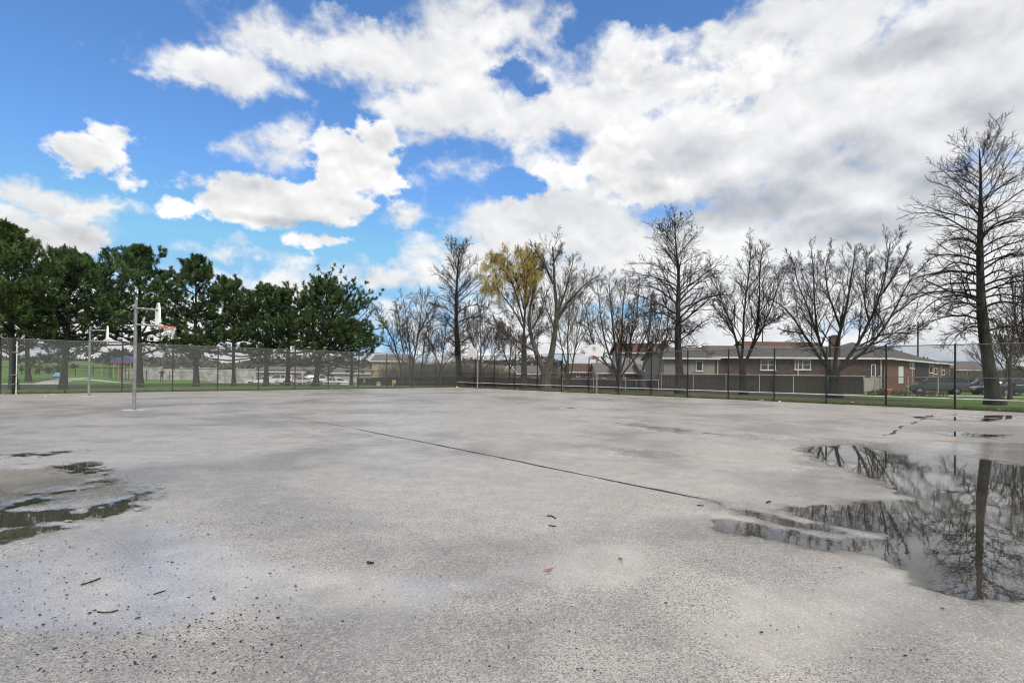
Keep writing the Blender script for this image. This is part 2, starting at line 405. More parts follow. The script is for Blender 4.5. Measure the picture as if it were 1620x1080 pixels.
coarse_polys = [gpoly(p) for p in (
    [(270, 735), (400, 722), (520, 790), (660, 850), (640, 895), (560, 900), (430, 880), (330, 830)],
    [(600, 850), (860, 850), (960, 830), (1000, 850), (760, 925), (640, 910)],
    [(1080, 865), (1200, 862), (1340, 900), (1280, 935), (1120, 905)],
    [(430, 950), (700, 960), (1020, 950), (1150, 1080), (1000, 1150), (250, 1150)],
    [(1400, 930), (1640, 950), (1800, 1200), (1300, 1200), (1350, 1000)],
    [(140, 850), (270, 856), (330, 848), (200, 890), (142, 890)],
    [(-80, 1000), (120, 990), (300, 1010), (250, 1200), (-300, 1200)],
)]
th_f = np.radians(np.linspace(-52, 52, 420)); th_b = np.radians(np.linspace(52, 308, 56))[1:-1]
TH = np.concatenate([th_f, th_b]); nth = len(TH)
def far_r(t):
    d = np.array((math.sin(t), math.cos(t))); best = 26.0 if abs(((t + math.pi) % (2 * math.pi)) - math.pi) > rad(56) else 1e9
    for dirn in (LD, RD):
        nrm = np.array((dirn[1], -dirn[0]))
        den = d @ nrm
        if abs(den) > 1e-6:
            k = (CORNER @ nrm) / den
            if k > 0: best = min(best, k)
    return best + .12
RF = np.array([far_r(t) for t in TH]); NR = 310; r0 = 1.1
tt = np.linspace(0, 1, NR)[:, None]
RR = r0 * (RF[None, :] / r0) ** tt
CX = RR * np.sin(TH)[None, :]; CY = RR * np.cos(TH)[None, :]
low1 = fbm(CX * .35, CY * .35, 4, 3); low2 = fbm(CX * 1.6, CY * 1.6, 4, 9); low3 = fbm(CX * 7, CY * 7, 3, 21)
sdw = np.full(CX.shape, 1e9)
for p in water_polys: sdw = np.minimum(sdw, poly_sd(p, CX, CY))
sdf = np.full(CX.shape, 1e9)
for p in film_polys: sdf = np.minimum(sdf, poly_sd(p, CX, CY))
sdc = np.full(CX.shape, 1e9)
for p in coarse_polys: sdc = np.minimum(sdc, poly_sd(p, CX, CY))
scale_d = np.clip(np.hypot(CX, CY) / 10, .35, 1.3)
edge = sdw / np.where(CX < -2, scale_d * .75, scale_d) + np.where(CX < -2, (fbm(CX * 14, CY * 5, 3, 33) - .5) * .8, 0) + (low2 - .5) * np.where(CX > 0, .55, .85) + (low3 - .5) * .42
hgt = np.clip(edge * .030, -.012, .012) + (low1 - .5) * .002
wet = (1 - .45 / (1 + np.exp(sdc / scale_d / .2))) / (1 + np.exp((sdf / scale_d + (low2 - .5) * 1.0 + (low3 - .5) * .25) / .22))
damp = 1 / (1 + np.exp((edge - .12) / .12))
coarse = 1 / (1 + np.exp((sdc / scale_d + (low2 - .5) * 1.3 + (low3 - .5) * .4) / .22))
patch = np.clip(np.maximum((low1 - .46) * 3.5 + (low2 - .5) * 1.6, coarse * (.75 + (low2 - .5) * 1.2)), 0, 1)
V = np.stack([CX, CY, hgt], -1).reshape(-1, 3)
ii, jj = np.meshgrid(np.arange(NR - 1), np.arange(nth), indexing='ij'); j2 = (jj + 1) % nth
Q = np.stack([ii * nth + jj, (ii + 1) * nth + jj, (ii + 1) * nth + j2, ii * nth + j2], -1).reshape(-1, 4)[:, ::-1]
cV = np.vstack([V, [[0, 0, float(hgt[0].mean())]]]); ci = len(cV) - 1
me = mesh_np('court', cV, Q, True)
for nm, arr in (('wet', wet), ('damp', damp), ('patch', patch)):
    a = me.attributes.new(nm, 'FLOAT', 'POINT'); a.data.foreach_set('value', np.append(arr.ravel(), 0).astype(np.float32))

def court_material():
    m = bpy.data.materials.new('wet_asphalt'); m.use_nodes = True
    t = NT(m.node_tree); b = m.node_tree.nodes['Principled BSDF']
    pos = t.node('ShaderNodeNewGeometry').outputs['Position']
    def attr(n): 
        a = t.node('ShaderNodeAttribute', attribute_name=n); return a.outputs['Fac']
    wet_, damp_, patch_ = attr('wet'), attr('damp'), attr('patch')
    n1 = t.noise(pos, .5, 6, .6); n2 = t.noise(pos, 3.0, 6, .6); n3 = t.noise(pos, 26, 4, .65); n4 = t.noise(pos, 90, 3, .6)
    vcol = t.node('ShaderNodeTexVoronoi'); t.put(vcol.inputs['Vector'], pos); vcol.inputs['Scale'].default_value = 70
    cellr = t.node('ShaderNodeSeparateColor'); t.put(cellr.inputs[0], vcol.outputs['Color'])
    # base binder colour
    c = t.mix(t.ss(n1, .3, .7), (.425, .390, .348), (.545, .503, .453))
    c = t.mix(t.ss(n2, .35, .7, 0, .6), c, (.345, .316, .286))
    # stones: some pale, some dark
    c = t.mix(t.m('MULTIPLY', t.ss(cellr.outputs[0], .76, .82), t.ss(vcol.outputs['Distance'], .40, .26)), c, (.74, .72, .68))
    vc2 = t.node('ShaderNodeTexVoronoi'); t.put(vc2.inputs['Vector'], pos); vc2.inputs['Scale'].default_value = 105
    cr2 = t.node('ShaderNodeSeparateColor'); t.put(cr2.inputs[0], vc2.outputs['Color'])
    wn = t.m('ADD', wet_, t.m('ADD', t.m('MULTIPLY_ADD', n3, .9, -.45), t.m('MULTIPLY_ADD', n2, 1.1, -.55)), clamp=False)
    wf = t.ss(wn, .28, .66)
    dryf = t.m('MULTIPLY_ADD', wf, -.55, 1.0)
    c = t.mix(t.m('MULTIPLY', t.ss(cr2.outputs[0], .55, .85, 0, .75), dryf), c, (.085, .080, .073))
    c = t.mix(t.m('MULTIPLY', t.ss(n4, .54, .70, 0, .45), dryf), c, (.16, .150, .138))
    # darker damp patches
    c = t.mix(t.m('MULTIPLY', patch_, t.ss(n3, .25, .7, .25, .8)), c, (.125, .116, .107))
    dm = t.ss(t.m('ADD', damp_, t.m('MULTIPLY_ADD', n3, .6, -.3)), .25, .8)
    wetall = t.m('MAXIMUM', wf, dm)
    c = t.mulc(c, t.mix(wf, (1, 1, 1), (.84, .84, .84)))
    c = t.mulc(c, t.mix(dm, (1, 1, 1), (.60, .59, .58)))
    t.put(b.inputs['Base Color'], c)
    rough = t.ss(n2, .3, .7, .29, .42, smooth=False)
    rough = t.m('MULTIPLY_ADD', wf, -.22, rough)
    rough = t.m('MAXIMUM', t.m('MULTIPLY_ADD', dm, -.30, rough), .07)
    t.put(b.inputs['Roughness'], rough)
    b.inputs['Specular IOR Level'].default_value = 1.0
    vd = t.voro(pos, 95, 'F1'); vd2 = t.voro(pos, 42, 'F1')
    hh = t.m('ADD', t.m('MULTIPLY', vd, -.6), t.m('ADD', t.m('MULTIPLY', vd2, -.5), t.m('ADD', t.m('MULTIPLY', n4, .8), t.m('MULTIPLY', n3, 1.2))))
    bp = t.node('ShaderNodeBump'); t.put(bp.inputs['Height'], hh); 
    t.put(bp.inputs['Distance'], t.m('MULTIPLY_ADD', wetall, -.0032, .0037)); bp.inputs['Strength'].default_value = .9
    t.l.new(bp.outputs[0], b.inputs['Normal'])
    return m
M['court'] = court_material()
court = link('court_ground', me, M['court'], kind='structure')
cap = MB(); cap.add([(0, 0, hgt[0].mean())] + [tuple(V[j]) for j in range(nth)], [(0, 1 + (j + 1) % nth, 1 + j) for j in range(nth)])
cap.build('court_ground', M['court'], kind='structure')

def water_material():
    m = bpy.data.materials.new('puddle_water'); m.use_nodes = True
    t = NT(m.node_tree); m.node_tree.nodes.remove(m.node_tree.nodes['Principled BSDF'])
    pos = t.node('ShaderNodeNewGeometry').outputs['Position']
    gl = t.node('ShaderNodeBsdfGlossy'); gl.inputs['Roughness'].default_value = .012; gl.inputs['Color'].default_value = (1, 1, 1, 1)
    tr = t.node('ShaderNodeBsdfTransparent'); tr.inputs['Color'].default_value = (.93, .94, .93, 1)
    fr = t.node('ShaderNodeFresnel'); fr.inputs['IOR'].default_value = 1.62
    bp = t.node('ShaderNodeBump'); bp.inputs['Distance'].default_value = .0012; bp.inputs['Strength'].default_value = .22
    calm = t.ss(t.noise(pos, .6, 2, .5), .40, .62)
    h = t.m('ADD', t.noise(pos, 9, 2, .5), t.m('MULTIPLY', t.noise(pos, 45, 2, .5), t.m('MULTIPLY', calm, .35)))
    t.put(bp.inputs['Height'], h)
    t.l.new(bp.outputs[0], gl.inputs['Normal']); t.l.new(bp.outputs[0], fr.inputs['Normal'])
    dep = t.node('ShaderNodeAttribute', attribute_name='depth').outputs['Fac']
    st = t.m('ADD', t.m('MULTIPLY', t.noise(pos, 30, 4, .65), .009), t.m('MULTIPLY', t.noise(pos, 6, 3, .6), .006))
    over = t.ss(t.m('SUBTRACT', dep, st), -.0085, -.0045)            # stones break the surface where the water is thin
    mx = t.node('ShaderNodeMixShader'); t.put(mx.inputs[0], t.m('MULTIPLY', fr.outputs[0], over)); t.l.new(tr.outputs[0], mx.inputs[1]); t.l.new(gl.outputs[0], mx.inputs[2])
    t.l.new(mx.outputs[0], m.node_tree.nodes['Material Output'].inputs['Surface'])
    return m
M['water'] = water_material()
zq = hgt.reshape(-1)[Q]; keep = (zq < 0.0).any(1)
Qw = Q[keep]; used, inv = np.unique(Qw, return_inverse=True)
Vw = V[used].copy(); wdepth = -Vw[:, 2].copy(); Vw[:, 2] = 0.0
wm = mesh_np('puddle_water', Vw, inv.reshape(Qw.shape), True)
a = wm.attributes.new('depth', 'FLOAT', 'POINT'); a.data.foreach_set('value', wdepth.astype(np.float32))
link('puddle_water', wm, M['water'], kind='structure')

def court_z(x, y):
    return .013
# joints and cracks: thin ribbons of dark filler lying on the asphalt
def ribbon(name, a, b, width, wob, seed, gaps=0.0, m='crackm'):
    rs = np.random.RandomState(seed)
    a = np.array(a[:2]); b = np.array(b[:2]); L = np.linalg.norm(b - a); n = int(L / .06) + 2
    d = (b - a) / L; nr = np.array((-d[1], d[0]))
    t = np.linspace(0, 1, n); off = (fbm(t * L * .5, t * 0, 4, seed) - .5) * wob + (fbm(t * L * 4, t * 0 + 5, 2, seed) - .5) * wob * .25
    wd = width * (.25 + .9 * fbm(t * L * 1.2, t * 0 + 9, 3, seed + 1) + 1.1 * np.maximum(0, vnoise(t * L * 4.5, t * 0 + 2, seed + 7) - .55)) * np.minimum(1, np.minimum(t, 1 - t) * 12 + .1)
    c_ = a + d * (t * L)[:, None] + nr * off[:, None]
    l = c_ + nr * wd[:, None]; r = c_ - nr * wd[:, None]
    z = np.full((n, 1), .0170)
    VV = np.vstack([np.hstack([l, z]), np.hstack([r, z])])
    idx = np.arange(n - 1)
    if gaps: idx = idx[fbm(idx * .06 * 1.5, idx * 0. + 3, 3, seed + 3) > gaps]
    F = np.stack([idx, idx + n, idx + n + 1, idx + 1], -1)
    return link(name, mesh_np(name, VV, F), M[m], kind='structure')
ribbon('expansion_joint', gr(430, 655), gr(560, 678), .012, .05, 1)
ribbon('expansion_joint', gr(560, 678), gr(1145, 797), .036, .10, 2)
ribbon('expansion_joint', gr(1140, 796), gr(1400, 862), .010, .16, 3, .56)
ribbon('crack', gr(1392, 690), gr(1482, 655), .045, .35, 4, .42)
ribbon('crack', gr(905, 646), gr(1320, 673), .016, .12, 5, .40)
ribbon('crack', gr(1320, 673), gr(1620, 700), .012, .12, 15, .48)
ribbon('crack', gr(990, 672), gr(1260, 700), .030, .22, 6, .46)
ribbon('crack', gr(30, 722), gr(115, 716), .018, .1, 7, .40)
ribbon('crack', gr(560, 693), gr(590, 690), .015, .1, 8, .2)
# painted ring (worn) on the court
def ring(px, py, r, w_, m, name):
    c_ = gr(px, py); n = 40
    V_ = []; 
    for k in (r, r - w_):
        for i in range(n):
            t = 2 * math.pi * i / n; V_.append((c_.x + k * math.cos(t), c_.y + k * math.sin(t), .0165))
    return link(name, mesh_np(name, V_, [(i, (i + 1) % n, n + (i + 1) % n, n + i) for i in range(n)]), m, kind='structure')
ring(903, 645.5, .30, .07, M['concrete'], 'painted_ring')
ring(903, 645.5, .20, .20, M['crackm'], 'drain_cover')
ring(1497, 696.5, .26, .26, mat('sand_patch', (.40, .30, .20), .9), 'sandy_patch')

# ------------------------------------------------------------------ terrain
def sstep(x, a, b):
    t = np.clip((x - a) / (b - a), 0, 1); return t * t * (3 - 2 * t)
def terrain_z(x, y):
    x = np.asarray(x, float); y = np.asarray(y, float)
    ln = (x - CORNER[0]) * (-LD[1]) + (y - CORNER[1]) * LD[0]          # distance behind the left fence (outwards)
    ln = np.abs((x - CORNER[0]) * LD[1] - (y - CORNER[1]) * LD[0]) * np.where((x - CORNER[0]) * LD[1] - (y - CORNER[1]) * LD[0] < 0, -1, 1)
    a = x / np.maximum(y, 1)
    left = sstep(-a, .33, .5)                                           # park side
    lot = sstep(-a, .10, .18) * (1 - sstep(-a, .50, .60))
    z = -.03 + 0 * x
    z = z - .75 * lot * sstep(y, 66, 80)
    z = z + sstep(-a, .70, .80) * (.6 * sstep(y, 52, 80) + 2.6 * sstep(y, 82, 120))
    z = z + .05 * (fbm(x * .2, y * .2, 3, 5) - .5) * sstep(y, 40, 60)
    return z
gx = np.unique(np.concatenate([np.linspace(-700, -110, 24), np.linspace(-110, 90, 201), np.linspace(90, 700, 24)]))
gy = np.unique(np.concatenate([np.linspace(-300, -30, 8), np.linspace(-30, 130, 161), np.linspace(130, 1500, 30)]))
GX, GY = np.meshgrid(gx, gy, indexing='ij'); GZ = terrain_z(GX, GY)
nx, ny = len(gx), len(gy)
i_, j_ = np.meshgrid(np.arange(nx - 1), np.arange(ny - 1), indexing='ij')
TQ = np.stack([i_ * ny + j_, (i_ + 1) * ny + j_, (i_ + 1) * ny + j_ + 1, i_ * ny + j_ + 1], -1).reshape(-1, 4)
def grass_material():
    m = bpy.data.materials.new('grass_ground'); m.use_nodes = True
    t = NT(m.node_tree); b = m.node_tree.nodes['Principled BSDF']; b.inputs['Roughness'].default_value = .9; b.inputs['Specular IOR Level'].default_value = .15
    pos = t.node('ShaderNodeNewGeometry').outputs['Position']
    n1 = t.noise(pos, .15, 5, .6); n2 = t.noise(pos, 1.5, 5, .65); n3 = t.noise(pos, 14, 3, .6)
    c = t.mix(t.ss(n2, .3, .7), (.075, .165, .030), (.13, .24, .05))
    c = t.mix(t.ss(n3, .45, .75, 0, .6), c, (.05, .10, .02))
    c = t.mix(t.ss(n1, .52, .68, 0, .5), c, (.17, .17, .08))
    # bare leaf-littered earth under the bare trees behind the right fence
    d1 = t.v('DOT_PRODUCT', t.v('SUBTRACT', pos, (CORNER[0], CORNER[1], 0)), (-RD[1], RD[0], 0))
    wob = t.m('MULTIPLY_ADD', n2, 3.0, -1.5)
    sx = t.node('ShaderNodeSeparateXYZ'); t.put(sx.inputs[0], pos)
    earth = t.m('MULTIPLY', t.ss(t.m('ADD', d1, wob), 2.6, 4.6), t.m('MULTIPLY', t.ss(sx.outputs[0], -12, -4), t.ss(sx.outputs[0], 33, 25)))
    c = t.mix(earth, c, t.mix(n3, (.10, .078, .062), (.17, .14, .115)))
    t.put(b.inputs['Base Color'], c)
    bp = t.node('ShaderNodeBump'); bp.inputs['Distance'].default_value = .05; t.put(bp.inputs['Height'], n3); t.l.new(bp.outputs[0], b.inputs['Normal'])
    return m
M['grass'] = grass_material()
tv = np.stack([GX, GY, GZ], -1).reshape(-1, 3)
link('grass_ground', mesh_np('grass_ground', tv, TQ, True), M['grass'], kind='structure')

def tz(x, y): return float(terrain_z(np.array([x]), np.array([y]))[0])
# strips that follow the terrain (paths, parking lot, mulch line)
def strip(name, pts, widths, m, lift=.012, step=1.0, kind='structure'):
    pts = [np.array(p, float) for p in pts]; out = []
    for i in range(len(pts) - 1):
        n = max(2, int(np.linalg.norm(pts[i + 1] - pts[i]) / step))
        for k in range(n): 
            t = k / n; out.append((pts[i] * (1 - t) + pts[i + 1] * t, widths[i] * (1 - t) + widths[i + 1] * t))
    out.append((pts[-1], widths[-1])); V_ = []
    for i, (p, wd) in enumerate(out):
        q = out[min(i + 1, len(out) - 1)][0] - out[max(i - 1, 0)][0]; q = q / np.linalg.norm(q); nn = np.array((-q[1], q[0]))
        for s in (-1, -.33, .33, 1):
            x, y = p + nn * s * wd / 2; V_.append((x, y, tz(x, y) + lift))
    F = [(4 * i + k, 4 * i + k + 1, 4 * i + k + 5, 4 * i + k + 4) for i in range(len(out) - 1) for k in range(3)]
    return link(name, mesh_np(name, V_, F), m, kind=kind)
M['path'] = mat('concrete_path', (.50, .47, .44), .85, (.42, .39, .37), 1.2, 5)
M['lot'] = mat('parking_asphalt', (.20, .20, .20), .8, (.26, .26, .255), .6, 5)
P_ = lambda px, py, z: tuple(gr(px, py, z))[:2]
strip('path', [P_(-60, 612, 0.0), P_(20, 607, .0), (foot(60, 52).x, 52), (foot(92, 62).x, 62), (foot(125, 70).x, 70)], [2.6, 2.4, 2.2, 2.6, 3.0], M['path'])
strip('path', [(foot(97, 63).x, 63), (foot(140, 66).x, 66), (foot(200, 62).x, 62)], [2.6, 2.2, 1.6], M['path'], lift=.016)
strip('path', [(foot(-20, 78).x, 78), (foot(40, 80).x, 80), (foot(110, 82).x, 82)], [1.6, 1.2, 1.0], M['path'], lift=.016)
strip('parking_lot', [(-60, 90), (-20, 90), (4, 92)], [18, 18, 18], M['lot'], lift=.03, step=2)
strip('driveway', [(foot(1400, 52).x, 53.5), (foot(1640, 52).x, 50.5)], [4.4, 4.4], M['path'], lift=.02)
def along(D_, s, off=0.0):
    nrm = np.array((-D_[1], D_[0])); 
    if nrm @ np.array((0, 1)) < 0: nrm = -nrm
    return CORNER + D_ * s + nrm * off
strip('mulch_strip', [along(LD, -.2, .1), along(LD, 37.2, .1)], [.75, .75], M['dirt'], lift=.045, step=.8)
strip('mulch_strip', [along(RD, -.2, .1), along(RD, 60, .1)], [.55, .55], M['dirt'], lift=.045, step=.8)
# ------------------------------------------------------------------ court fences
FH = 3.5
def wire_panel(w_, h_, r=.0042, pitch=.0707):
    """two families of diagonal wires of a chain link panel in the xz plane"""
    segs = []
    for s, yy in ((1, .004), (-1, -.004)):
        c_ = -h_ if s == 1 else 0.0
        end = w_ if s == 1 else w_ + h_
        while c_ < end:
            if s == 1: x0, x1 = max(c_, 0), min(c_ + h_, w_); z0, z1 = x0 - c_, x1 - c_
            else: x0, x1 = max(c_ - h_, 0), min(c_, w_); z0, z1 = c_ - x0, c_ - x1
            if x1 - x0 > .03: segs.append(((x0, yy, z0), (x1, yy, z1)))
            c_ += pitch
    A = np.array([s[0] for s in segs]); B = np.array([s[1] for s in segs])
    return tubes(np.stack([A, B], 1), np.full((len(A), 2), r), 3)
def tubes(P_, Rr, sides):
    """batched tubes: P_ (N,K,3), Rr (N,K) -> vertices, quads"""
    P_ = np.asarray(P_, float); N, K, _ = P_.shape
    T = np.gradient(P_, axis=1); T /= np.linalg.norm(T, axis=2, keepdims=True) + 1e-9
    t0 = T[:, :1]; ref = np.where(np.abs(t0[..., 2:3]) > .9, np.array((1., 0, 0)), np.array((0, 0, 1.)))
    U = np.cross(T, np.broadcast_to(ref, T.shape)); U /= np.linalg.norm(U, axis=2, keepdims=True) + 1e-9
    W = np.cross(T, U)
    an = 2 * np.pi * np.arange(sides) / sides
    V_ = P_[:, :, None] + Rr[:, :, None, None] * (U[:, :, None] * np.cos(an)[:, None] + W[:, :, None] * np.sin(an)[:, None])
    base = (np.arange(N)[:, None, None] * K + np.arange(K - 1)[None, :, None]) * sides
    s_ = np.arange(sides); s2 = (s_ + 1) % sides
    F = np.stack([base + s_, base + s2, base + sides + s2, base + sides + s_], -1).reshape(-1, 4)
    return V_.reshape(-1, 3), F
def court_fence(name, D_, n0, n1, label, rail_low, wr=.0045):
    """posts numbered from the corner; rails and mesh panels between them"""
    p0 = CORNER + D_ * BAY * n0
    ang = math.atan2(D_[1], D_[0])
    root = thing(name, label, 'fence', (p0[0], p0[1], 0), ang)
    n = n1 - n0; L = n * BAY
    pm = None
    for i in range(n + 1):
        if pm is None:
            b = MB(); b.tube((0, 0, -.1), (0, 0, FH + .03), .046, n=10); b.tube((0, 0, FH + .03), (0, 0, FH + .07), .05, .015, n=10)
            for z in (.58, 1.72): b.tube((0, 0, z - .03), (0, 0, z + .03), .054, n=10)
            o = b.build('post', M['black'], root); pm = o.data
        else: o = link('post', pm, None, root)
        o.location = (i * BAY, 0, 0)
    b = MB(); b.tube((0, 0, FH), (L, 0, FH), .026, n=8); b.build('top_rail', M['steel_dark'], root)
    b = MB(); b.tube((0, 0.0, 1.72), (L, 0, 1.72), .020, n=8); b.build('middle_rail', M['steel_dark'] if rail_low else M['black'], root)
    b = MB(); b.tube((0, 0, .58), (L, 0, .58), .030, n=8); b.build('lower_rail', M['rail'] if rail_low else M['steel_dark'], root)
    b = MB(); b.tube((0, 0, .05), (L, 0, .05), .012, n=6); b.build('bottom_wire', M['black'], root)
    VV, FF = wire_panel(BAY, FH - .06, r=wr)
    wm_ = mesh_np('wire_mesh', VV, FF)
    for i in range(n):
        o = link('wire_mesh', wm_, M['wire_dark' if rail_low else 'wire'], root, kind='stuff'); o.location = (i * BAY, .045, .03)
    return root
court_fence('chain_link_fence', LD, .12, 11.86 - .0, 'tall black chain link court fence in front of the pines and the park', False) if False else None
lf = court_fence('chain_link_fence', LD, 1, 12, 'tall chain link court fence in front of the pines and park lawn', False, .0054)
rf = court_fence('chain_link_fence', RD, 0, 19, 'tall chain link court fence in front of the bare trees and brick house', True, .0044)
# the first bay of the left fence and its gate post are children too
b = MB(); b.tube((-BAY, 0, FH), (0, 0, FH), .026, n=8); b.build('top_rail', M['steel_dark'], lf)
b = MB(); b.tube((-BAY, 0, 1.72), (0, 0, 1.72), .02, n=8); b.build('middle_rail', M['black'], lf)
o = link('wire_mesh', [c for c in lf.children if c.name.startswith('wire_mesh')][0].data, None, lf, kind='stuff'); o.location = (-BAY, .045, .03)
gp = along(LD, BAY * 11.82, -.35)
t = thing('gate_post', 'thick black gate post with a pale pipe beside it at the far left fence end', 'gate post', (gp[0], gp[1], 0))
b = MB(); b.tube((0, 0, -.1), (0, 0, 3.5), .075, n=12); b.tube((0, 0, 3.5), (0, 0, 3.56), .08, .02, n=12); b.build('post', M['black'], t)
b = MB(); b.tube((.19, 0, -.1), (.19, 0, 3.3), .03, n=8); b.build('pipe', M['rail'], t)
b = MB()
for z in (.6, 1.2, 2.6):
    b = MB(); b.box(-.09, -.09, z, .22, .09, z + .05); b.build('hinge', M['steel'], t)

# ------------------------------------------------------------------ basketball hoops
def fan_outline(w_, h_):
    """fan shaped backboard in local yz, origin at bottom centre"""
    pts = [(-w_ * .40, 0), (w_ * .40, 0), (w_ * .5, h_ * .16)]
    for i in range(13):
        a = math.pi * i / 12
        pts.append((math.cos(a) * w_ * .5, h_ * .40 + math.sin(a) * h_ * .60))
    pts.append((-w_ * .5, h_ * .16))
    return pts
def hoop(px, Y, rz, label, rimmat, net=False, mark=False, arm=1.0, poleh=4.1, base=True, up=0.0, W_=1.3):
    p = gr(px, 0, 0) if False else foot(px, Y)
    t = thing('basketball_hoop', label, 'basketball hoop', (p.x, p.y, .012), rz, 'basketball hoops round the court')
    b = MB(); b.tube((0, 0, -.05), (0, 0, 3.15), .066, n=14); b.tube((0, 0, 3.15), (0, 0, poleh), .054, n=14)
    b.tube((0, 0, 3.12), (0, 0, 3.20), .074, n=14); b.tube((0, 0, poleh), (0, 0, poleh + .03), .058, .03, n=14); b.build('pole', M['steel'], t)
    for z in (3.14 + up, 3.80 + up):
        b = MB()
        for s in (-1, 1): b.tube((.0, s * .07, z), (arm, s * .24, z), .026, n=8)
        b.tube((arm, -.30, z), (arm, .30, z), .022, n=8); b.tube((-.09, -.085, z), (-.09, .085, z), .02, n=6)
        b.tube((.05, 0, z - .04), (.05, 0, z + .04), .10, n=12)
        b.build('arm', M['steel'], t)
    H_ = 1.02
    b = MB(); zb = 3.08 + up
    out = fan_outline(W_, H_)
    b.poly([(arm + .03, y, zb + z) for y, z in out], (.035, 0, 0)); bd = b.build('backboard', M['board'], t)
    b = MB()                                                            # raised rim and ribs on the back of the cast board
    for k in range(len(out)):
        y0, z0 = out[k]; y1, z1 = out[(k + 1) % len(out)]
        b.tube((arm + .02, y0 * .98, zb + .02 + z0 * .96), (arm + .02, y1 * .98, zb + .02 + z1 * .96), .018, n=5)
    for y in (-.42, -.2, 0, .2, .42): b.box(arm - .005, y - .012, zb + .04, arm + .03, y + .012, zb + .80)
    b.build('board_rib', M['board'], bd)
    b = MB(); n = 28; rr = .229; cx = arm + .10 + rr + .12; zr = 3.12 + up
    for k in range(n):
        a0, a1 = 2 * math.pi * k / n, 2 * math.pi * (k + 1) / n
        b.tube((cx + math.cos(a0) * rr, math.sin(a0) * rr, zr), (cx + math.cos(a1) * rr, math.sin(a1) * rr, zr), .014, n=6, caps=False)
    b.box(arm + .066, -.10, zr - .14, arm + .10, .10, zr + .05)
    for s in (-1, 1):
        b.tube((arm + .09, s * .08, zr - .0), (cx - rr * .9, s * .13, zr), .014, n=6)
        b.tube((arm + .09, s * .08, zr - .13), (cx - rr * .4, s * .17, zr - .01), .011, n=6)
    b.build('rim', rimmat, t)
    if net:
        b = MB()
        for k in range(12):
            for dk in (-1, 1):
                pts = []
                for j in range(6):
                    q = j / 5; a = 2 * math.pi * (k + dk * j * .5) / 12; r_ = rr * (1 - .42 * q)
                    pts.append((cx + math.cos(a) * r_, math.sin(a) * r_, zr - .02 - .34 * q))
                for j in range(5): b.tube(pts[j], pts[j + 1], .006, n=3, caps=False)
        b.build('net', M['white'], t)
    if base:
        b = MB(); b.tube((0, 0, -.01), (0, 0, .012), .42, n=24, smooth=False); b.build('footing', M['concrete'], t)
    if mark:
        b = MB(); xf = arm + .0665
        for yy, z0, z1, tl, w_ in ((-.13, .62, .78, -.05, .03), (-.045, .66, .92, -.01, .028), (.045, .66, .90, .01, .028), (.13, .60, .74, .05, .03)):
            b.poly([(xf, yy - w_, zb + z0), (xf, yy + w_, zb + z0 + .01), (xf, yy + tl, zb + z1)], (.003, 0, 0))
        b.poly([(xf, -.07, zb + .52), (xf, -.02, zb + .48), (xf, .06, zb + .5), (xf, .09, zb + .57), (xf, .0, zb + .62)], (.003, 0, 0))
        b.build('painted_mark', M['black'], bd)
    return t
A_L = math.atan2(-LD[1], -LD[0]); 
hoop(213, 21.8, A_L - .10, 'nearest basketball hoop, tall steel pole with orange rim, left of the court', M['orange'], net=True, arm=.72, up=.34, poleh=4.46, W_=1.15)
hoop(141, 32.4, A_L - .10, 'basketball hoop with red rim standing by the fence left of the nearest hoop', M['red'], arm=.80, up=.20, poleh=4.16)
hoop(755.5, 52.0, A_L + math.pi, 'far basketball hoop with plain white fan board at the back corner', M['red'], arm=.7, poleh=3.8, W_=1.35)
hoop(944, 44.3, A_L + math.pi + .30, 'basketball hoop with a dark claw shaped mark on its white fan board', M['red'], arm=.7, mark=True, poleh=3.9, W_=1.5)

# ------------------------------------------------------------------ tree growing
def unit(v): return v / (np.linalg.norm(v, axis=-1, keepdims=True) + 1e-9)
def grow(S0, D0, L, r, k, wob, trop, tropv, taper, rs):
    """N curved branches of k segments from starts S0 in directions D0"""
    N = len(S0); P_ = np.zeros((N, k + 1, 3)); P_[:, 0] = S0; d = unit(D0)
    st = (L / k)[:, None]
    for i in range(k):
        d = unit(d + rs.normal(0, wob, (N, 3)) + tropv * trop)
        P_[:, i + 1] = P_[:, i] + d * st
    rr = r[:, None] * (1 - (1 - taper) * np.linspace(0, 1, k + 1)[None, :])
    return P_, rr
def spawn(P_, rr, L, m, t0, t1, ang, angv, lf_, rf_, rs, flat=0.0, lift=0.0):
    """m children on each parent: start, direction, length, radius"""
    N, K, _ = P_.shape
    t = t0 + (t1 - t0) * ((np.arange(m)[None, :] + rs.rand(N, m)) / m)
    x = t * (K - 1); i = np.minimum(x.astype(int), K - 2); f = (x - i)[..., None]; n = np.arange(N)[:, None]
    A = P_[n, i]; B = P_[n, i + 1]; S0 = A * (1 - f) + B * f; T = unit(B - A)
    az_ = (np.arange(m)[None, :] * 2.4 + rs.rand(N, 1) * 6.28 + rs.normal(0, .5, (N, m)))
    ref = np.array((.13, .27, .95)); U = unit(np.cross(T, np.broadcast_to(ref, T.shape))); W = np.cross(T, U)
    side = U * np.cos(az_)[..., None] + W * np.sin(az_)[..., None]
    side[..., 2] *= (1 - flat); side = unit(side)
    a = ang + rs.normal(0, angv, (N, m, 1))
    D0 = T * np.cos(a) + side * np.sin(a); D0[..., 2] += lift
    r_ = (rr[n, i] * (1 - f[..., 0]) + rr[n, i + 1] * f[..., 0]) * rf_
    Lc = L[:, None] * lf_(t) * rs.uniform(.65, 1.25, (N, m))
    return S0.reshape(-1, 3), D0.reshape(-1, 3), Lc.ravel(), r_.ravel(), t.ravel()
UPV = np.array((0, 0, 1.0))
